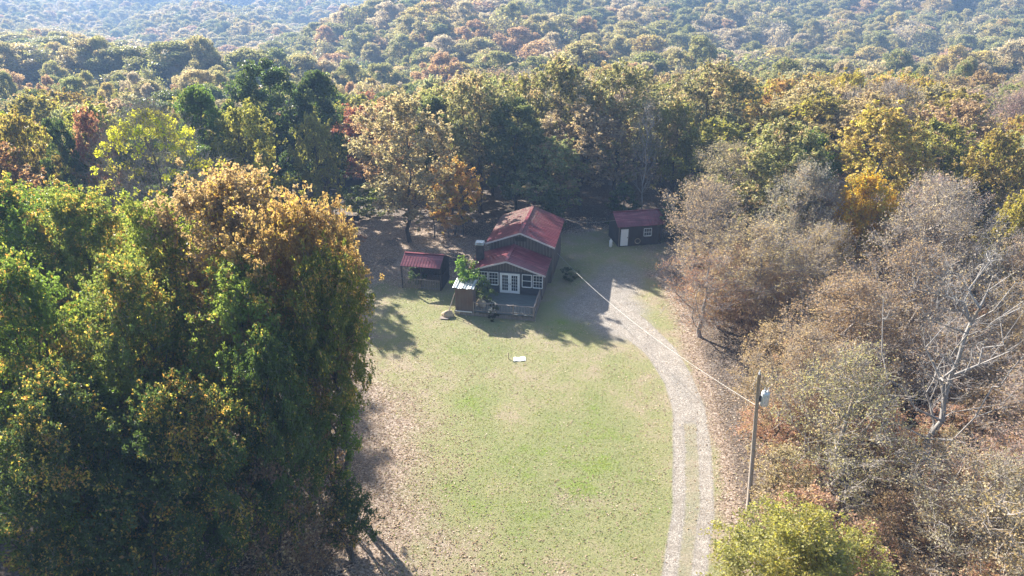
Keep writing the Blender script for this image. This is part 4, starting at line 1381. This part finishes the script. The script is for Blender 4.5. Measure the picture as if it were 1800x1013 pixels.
while yy < 2.3:
    bk.box(2.07, 2.1, yy, yy + .15, .05, 1.5); yy += .165
bk.build('wall', M['wood_dark'], cp)
pk_ = MB()
pk_.bar((-2.45, -.72, 1.12), (1.95, -.72, 1.12), .06, .08)
pk_.bar((-2.45, -.72, .25), (1.95, -.72, .25), .05, .07)
xx = -2.4
while xx < 1.95:
    pk_.box(xx, xx + .07, -.76, -.735, .08, 1.2 + .03 * math.sin(xx * 9)); xx += .17
pk_.build('picket_slats', M['wood_light'], cp)
p_ = (-9.6, 64.9)
shrub('vine_bush', 1, p_[0], p_[1] + .9, 2.1, 1.2, (0.05, 0.085, 0.03), 'dark green vine inside the open shed left of the house', cat='bush')
wp = MB()
rr_o = rng_of(8)
for j in range(4):
    for q in range(9):
        wp.tube([(q * .19 - .8 + rr_o.uniform(-.02, .02), 0, .1 + j * .17), (q * .19 - .8, .5, .1 + j * .17)], .085, 7)
o = wp.build('firewood', M['outhouse'])
o.location = (-7.9, 66.2, 0); o.rotation_euler = (0, 0, YAW)
tag(o, 'split firewood stacked inside the open sided shed', 'firewood', kind='thing')

# old wooden pen behind
pn = empty('wooden_pen', (-7.5, 79.0, 0), 0.12)
tag(pn, 'weathered picket pen under the small orange tree behind the open shed', 'pen')
for (a, b_) in ((-1.7, 0), (0, 0), (1.7, 0), (-1.7, 1.8), (1.7, 1.8)):
    MB().box(a - .06, a + .06, b_ - .06, b_ + .06, 0, 1.9 if b_ else 1.6).build('post', M['wood_dark'], pn)
q_ = MB()
for zz in (.3, .95, 1.45):
    q_.bar((-1.7, -.08, zz), (1.7, -.08, zz), .04, .07); q_.bar((-1.78, 0, zz), (-1.78, 1.8, zz), .04, .07); q_.bar((1.78, 0, zz), (1.78, 1.8, zz), .04, .07); q_.bar((-1.7, 1.88, zz), (1.7, 1.88, zz), .04, .07)
q_.build('rail', M['wood_light'], pn)
q_ = MB()
xx = -1.6
while xx < 1.65:
    q_.box(xx, xx + .06, -.13, -.105, .1, 1.5 + .05 * math.sin(xx * 7)); xx += .2
q_.build('picket_slats', M['wood_light'], pn)

# ------------------------------------------------------------------ small shed
SYAW = math.radians(10)
sh = empty('garden_shed', (12.2, 76.0, 0), SYAW)
tag(sh, 'small dark board shed with red roof, white door and one window', 'shed')
w_ = MB()
SW = 5.2
w_.box(0, SW, 0, .1, 0, 2.62)
w_.prism_y([(0, 0), (0.0001, 0), (0.0001, 1), (0, 1)], .2, .21)
for xx0 in (0, SW - .1):
    n0 = len(w_.v)
    prof = [(.1, 0), (3.7, 0), (3.7, 2.62), (1.85, 3.5), (.1, 2.62)]
    w_.v += [(xx0, a, b_) for a, b_ in prof] + [(xx0 + .1, a, b_) for a, b_ in prof]
    k = 5
    w_.f.append(tuple(n0 + i for i in range(k))); w_.f.append(tuple(n0 + k + i for i in reversed(range(k))))
    for i in range(k):
        j = (i + 1) % k
        w_.f.append((n0 + i, n0 + k + i, n0 + k + j, n0 + j))
w_.box(.1, SW - .1, 3.6, 3.7, 0, 2.62)
xx = .12
while xx < SW:
    if not (0.16 < xx < 1.2):
        w_.box(xx, xx + .04, -.025, -.001, .05, 2.55)
    xx += .24
w_.build('wall', M['wood_dark'], sh)
r_ = MB()
for (ya, za, yb, zb) in ((-.3, 2.52, 1.85, 3.62), (1.85, 3.62, 4.0, 2.52)):
    r_.hexa([(-.25, ya, za - .04), (SW + .3, ya, za - .04), (SW + .3, yb, zb - .04), (-.25, yb, zb - .04), (-.25, ya, za), (SW + .3, ya, za), (SW + .3, yb, zb), (-.25, yb, zb)])
    xx = -.15
    while xx < SW + .3:
        r_.bar((xx, ya, za + .012), (xx, yb, zb + .012), .045, .03); xx += .3
r_.bar((-.27, 1.85, 3.65), (SW + .32, 1.85, 3.65), .26, .04)
o = r_.build('roof', M['roof'], sh)
add_debris(o, lambda c: 0.3 + .12 * (c.x > 3))
MB().box(.0, .08, -.03, -.0255, 0, 2.5).build('corner_trim', M['wood_light'], sh)
dr = MB().box(.25, 1.13, -.07, -.002, .12, 2.12).build('door', M['door_white'], sh)
MB().box(1.0, 1.06, -.11, -.071, 1.05, 1.17).build('handle', M['dark_metal'], dr)
window(sh, 3.45, -.026, 1.2, .82, .82, cols=3, rows=1)
# hose hoop
import bmesh
hp = MB()
hp.tube([(12.2 + 2.3 * math.cos(SYAW) + .3 * math.cos(a) , 76 + 2.3 * math.sin(SYAW) - .14, .62 + .3 * math.sin(a)) for a in [2 * PI * i / 20 for i in range(21)]], .055, 6, False)
tag(hp.build('garden_hose', M['tan'], None, True), 'tan coiled hose hanging low on the shed front wall', 'hose')
# bucket and gas bottle left of shed
gb = MB().tube([(11.35, 76.0, 0), (11.35, 76.0, .1), (11.35, 76.0, .75), (11.35, 76.0, .9), (11.35, 76.0, 1.0)], [.12, .19, .19, .1, .06], 14)
tag(gb.build('gas_bottle', M['white'], None, True), 'white gas bottle standing beside the left corner of the shed', 'gas bottle')

# dark trailer on the bare patch, with thin post
tl = empty('utility_trailer', (-20.8, 86.4, float(terrain(-20.8, 86.4))), .15)
tag(tl, 'low dark cart on the bare patch at the back left of the yard', 'cart')
MB().box(-1.1, 1.1, -.6, .6, .45, .5).box(-1.1, 1.1, -.6, -.56, .5, .85).box(-1.1, 1.1, .56, .6, .5, .85).box(-1.1, -1.06, -.56, .56, .5, .85).box(1.06, 1.1, -.56, .56, .5, .85).build('body', M['dark_metal'], tl)
for s_ in (-.68, .68):
    MB().tube([(0, s_ - .08, .3), (0, s_ + .08, .3)], .3, 16).build('wheel', M['dark_metal'], tl)
MB().bar((1.1, 0, .47), (2.0, 0, .3), .06).build('drawbar', M['dark_metal'], tl)
tag(MB().tube([(-20.0, 88.0, -1.5), (-20.0, 88.0, 1.6)], .07, 8).build('fence_post', M['wood_dark']), 'thin upright post beside the dark cart', 'post')

# white sheet on the lawn, with a stub beside it
ws = MB()
for i in range(6):
    a0, a1 = i / 6, (i + 1) / 6
    z0_, z1_ = .05 + .03 * math.sin(i * 1.7), .05 + .03 * math.sin((i + 1) * 1.7)
    ws.hexa([(-.6 + 1.2 * a0, -.35, z0_ - .03), (-.6 + 1.2 * a1, -.35, z1_ - .03), (-.55 + 1.2 * a1, .35, z1_), (-.55 + 1.2 * a0, .35, z0_),
             (-.6 + 1.2 * a0, -.35, z0_), (-.6 + 1.2 * a1, -.35, z1_), (-.55 + 1.2 * a1, .35, z1_ + .03), (-.55 + 1.2 * a0, .35, z0_ + .03)])
o = ws.build('white_board', M['white'])
o.scale = (.85, .85, 1); o.location = (.62, 51.1, 0); o.rotation_euler = (0, 0, .12)
tag(o, 'white board lying flat on the lawn in front of the deck', 'board')
tag(MB().box(-.32, -.27, 51.2, 51.25, 0, .6).build('stake', M['wood_light']), 'short wooden stake beside the white board on the lawn', 'stake')

# ------------------------------------------------------------------ utility pole
up_ = empty('utility_pole', (14.35, 33.1, 0))
tag(up_, 'leaning wooden utility pole with grey transformer beside the driveway', 'utility pole')
tp = Vector((-.75, 0.15, 9.9))
MB().tube([(0, 0, -.3), (tp.x * .5, tp.y * .5, 4.9), tuple(tp)], [.145, .125, .09], 12).build('pole', M['pole'], up_, True)
T0 = tp * .84
tf = MB().tube([(T0.x + .42, T0.y, T0.z - .45), (T0.x + .42, T0.y, T0.z - .42), (T0.x + .42, T0.y, T0.z + .35), (T0.x + .42, T0.y, T0.z + .42), (T0.x + .42, T0.y, T0.z + .48)], [.2, .235, .235, .21, .1], 18).build('transformer', M['grey_metal'], up_, True)
for s_ in (-.1, .1):
    MB().tube([(T0.x + .42 + s_, T0.y, T0.z + .46), (T0.x + .42 + s_, T0.y, T0.z + .7)], [.04, .025], 8).build('bushing', M['white'], tf, True)
MB().box(T0.x + .08, T0.x + .22, T0.y - .05, T0.y + .05, T0.z - .2, T0.z + .2).build('bracket', M['dark_metal'], up_)
MB().tube([tuple(tp), tuple(tp + Vector((0, 0, .25)))], [.05, .03], 8).build('insulator', M['white'], up_, True)
jp = MB()
jp.tube([tuple(tp + Vector((0, 0, .2))), (tp.x + .25, tp.y, tp.z - .5), (T0.x + .34, T0.y, T0.z + .7)], .012, 5)
jp.tube([tuple(tp + Vector((0, 0, .2))), (tp.x - .22, tp.y, tp.z - .7), (T0.x - .1, T0.y, T0.z - .1)], .012, 5)
jp.build('jumper_wire', M['wire'], up_)


def sag(a, b_, d, n=28):
    a, b_ = Vector(a), Vector(b_)
    return [tuple(a.lerp(b_, i / n) - Vector((0, 0, d * 4 * (i / n) * (1 - i / n)))) for i in range(n + 1)]


pw = Vector((14.35, 33.1, 0)) + tp * .79
hw_end = hw(3.95, 7.5, 1.9)
tag(MB().tube(sag(pw, hw_end, .9), .012, 6).build('service_wire', M['wire'], None, True), 'pale overhead wire running from the utility pole to the house', 'wire')
a_ = hw(4.15, 11.5, 4.3)
tag(MB().tube(sag(a_, (12.3, 77.2, 2.9), .35, 14), .016, 5).build('service_wire', M['wire'], None, True), 'thin wire from the rear of the house to the shed', 'wire')

# ------------------------------------------------------------------ haze
me = bpy.data.meshes.new('haze')
hb = MB().box(-2200, 2200, -280, 2400, -75, 62)
me.from_pydata(hb.v, [], hb.f)
m, t, b = new_mat('haze air')
pv = N(t, 'ShaderNodeVolumePrincipled')
pv.inputs['Color'].default_value = (0.36, 0.58, 1.0, 1)
pv.inputs['Density'].default_value = HAZE_DENSITY
pv.inputs['Anisotropy'].default_value = 0.1
t.nodes.remove(b)
L(t, pv.outputs[0], t.nodes['Material Output'].inputs['Volume'])
me.materials.append(m)
hz = link(bpy.data.objects.new('haze', me))
tag(hz, 'pale blue haze over the woods and far valley', kind='stuff')
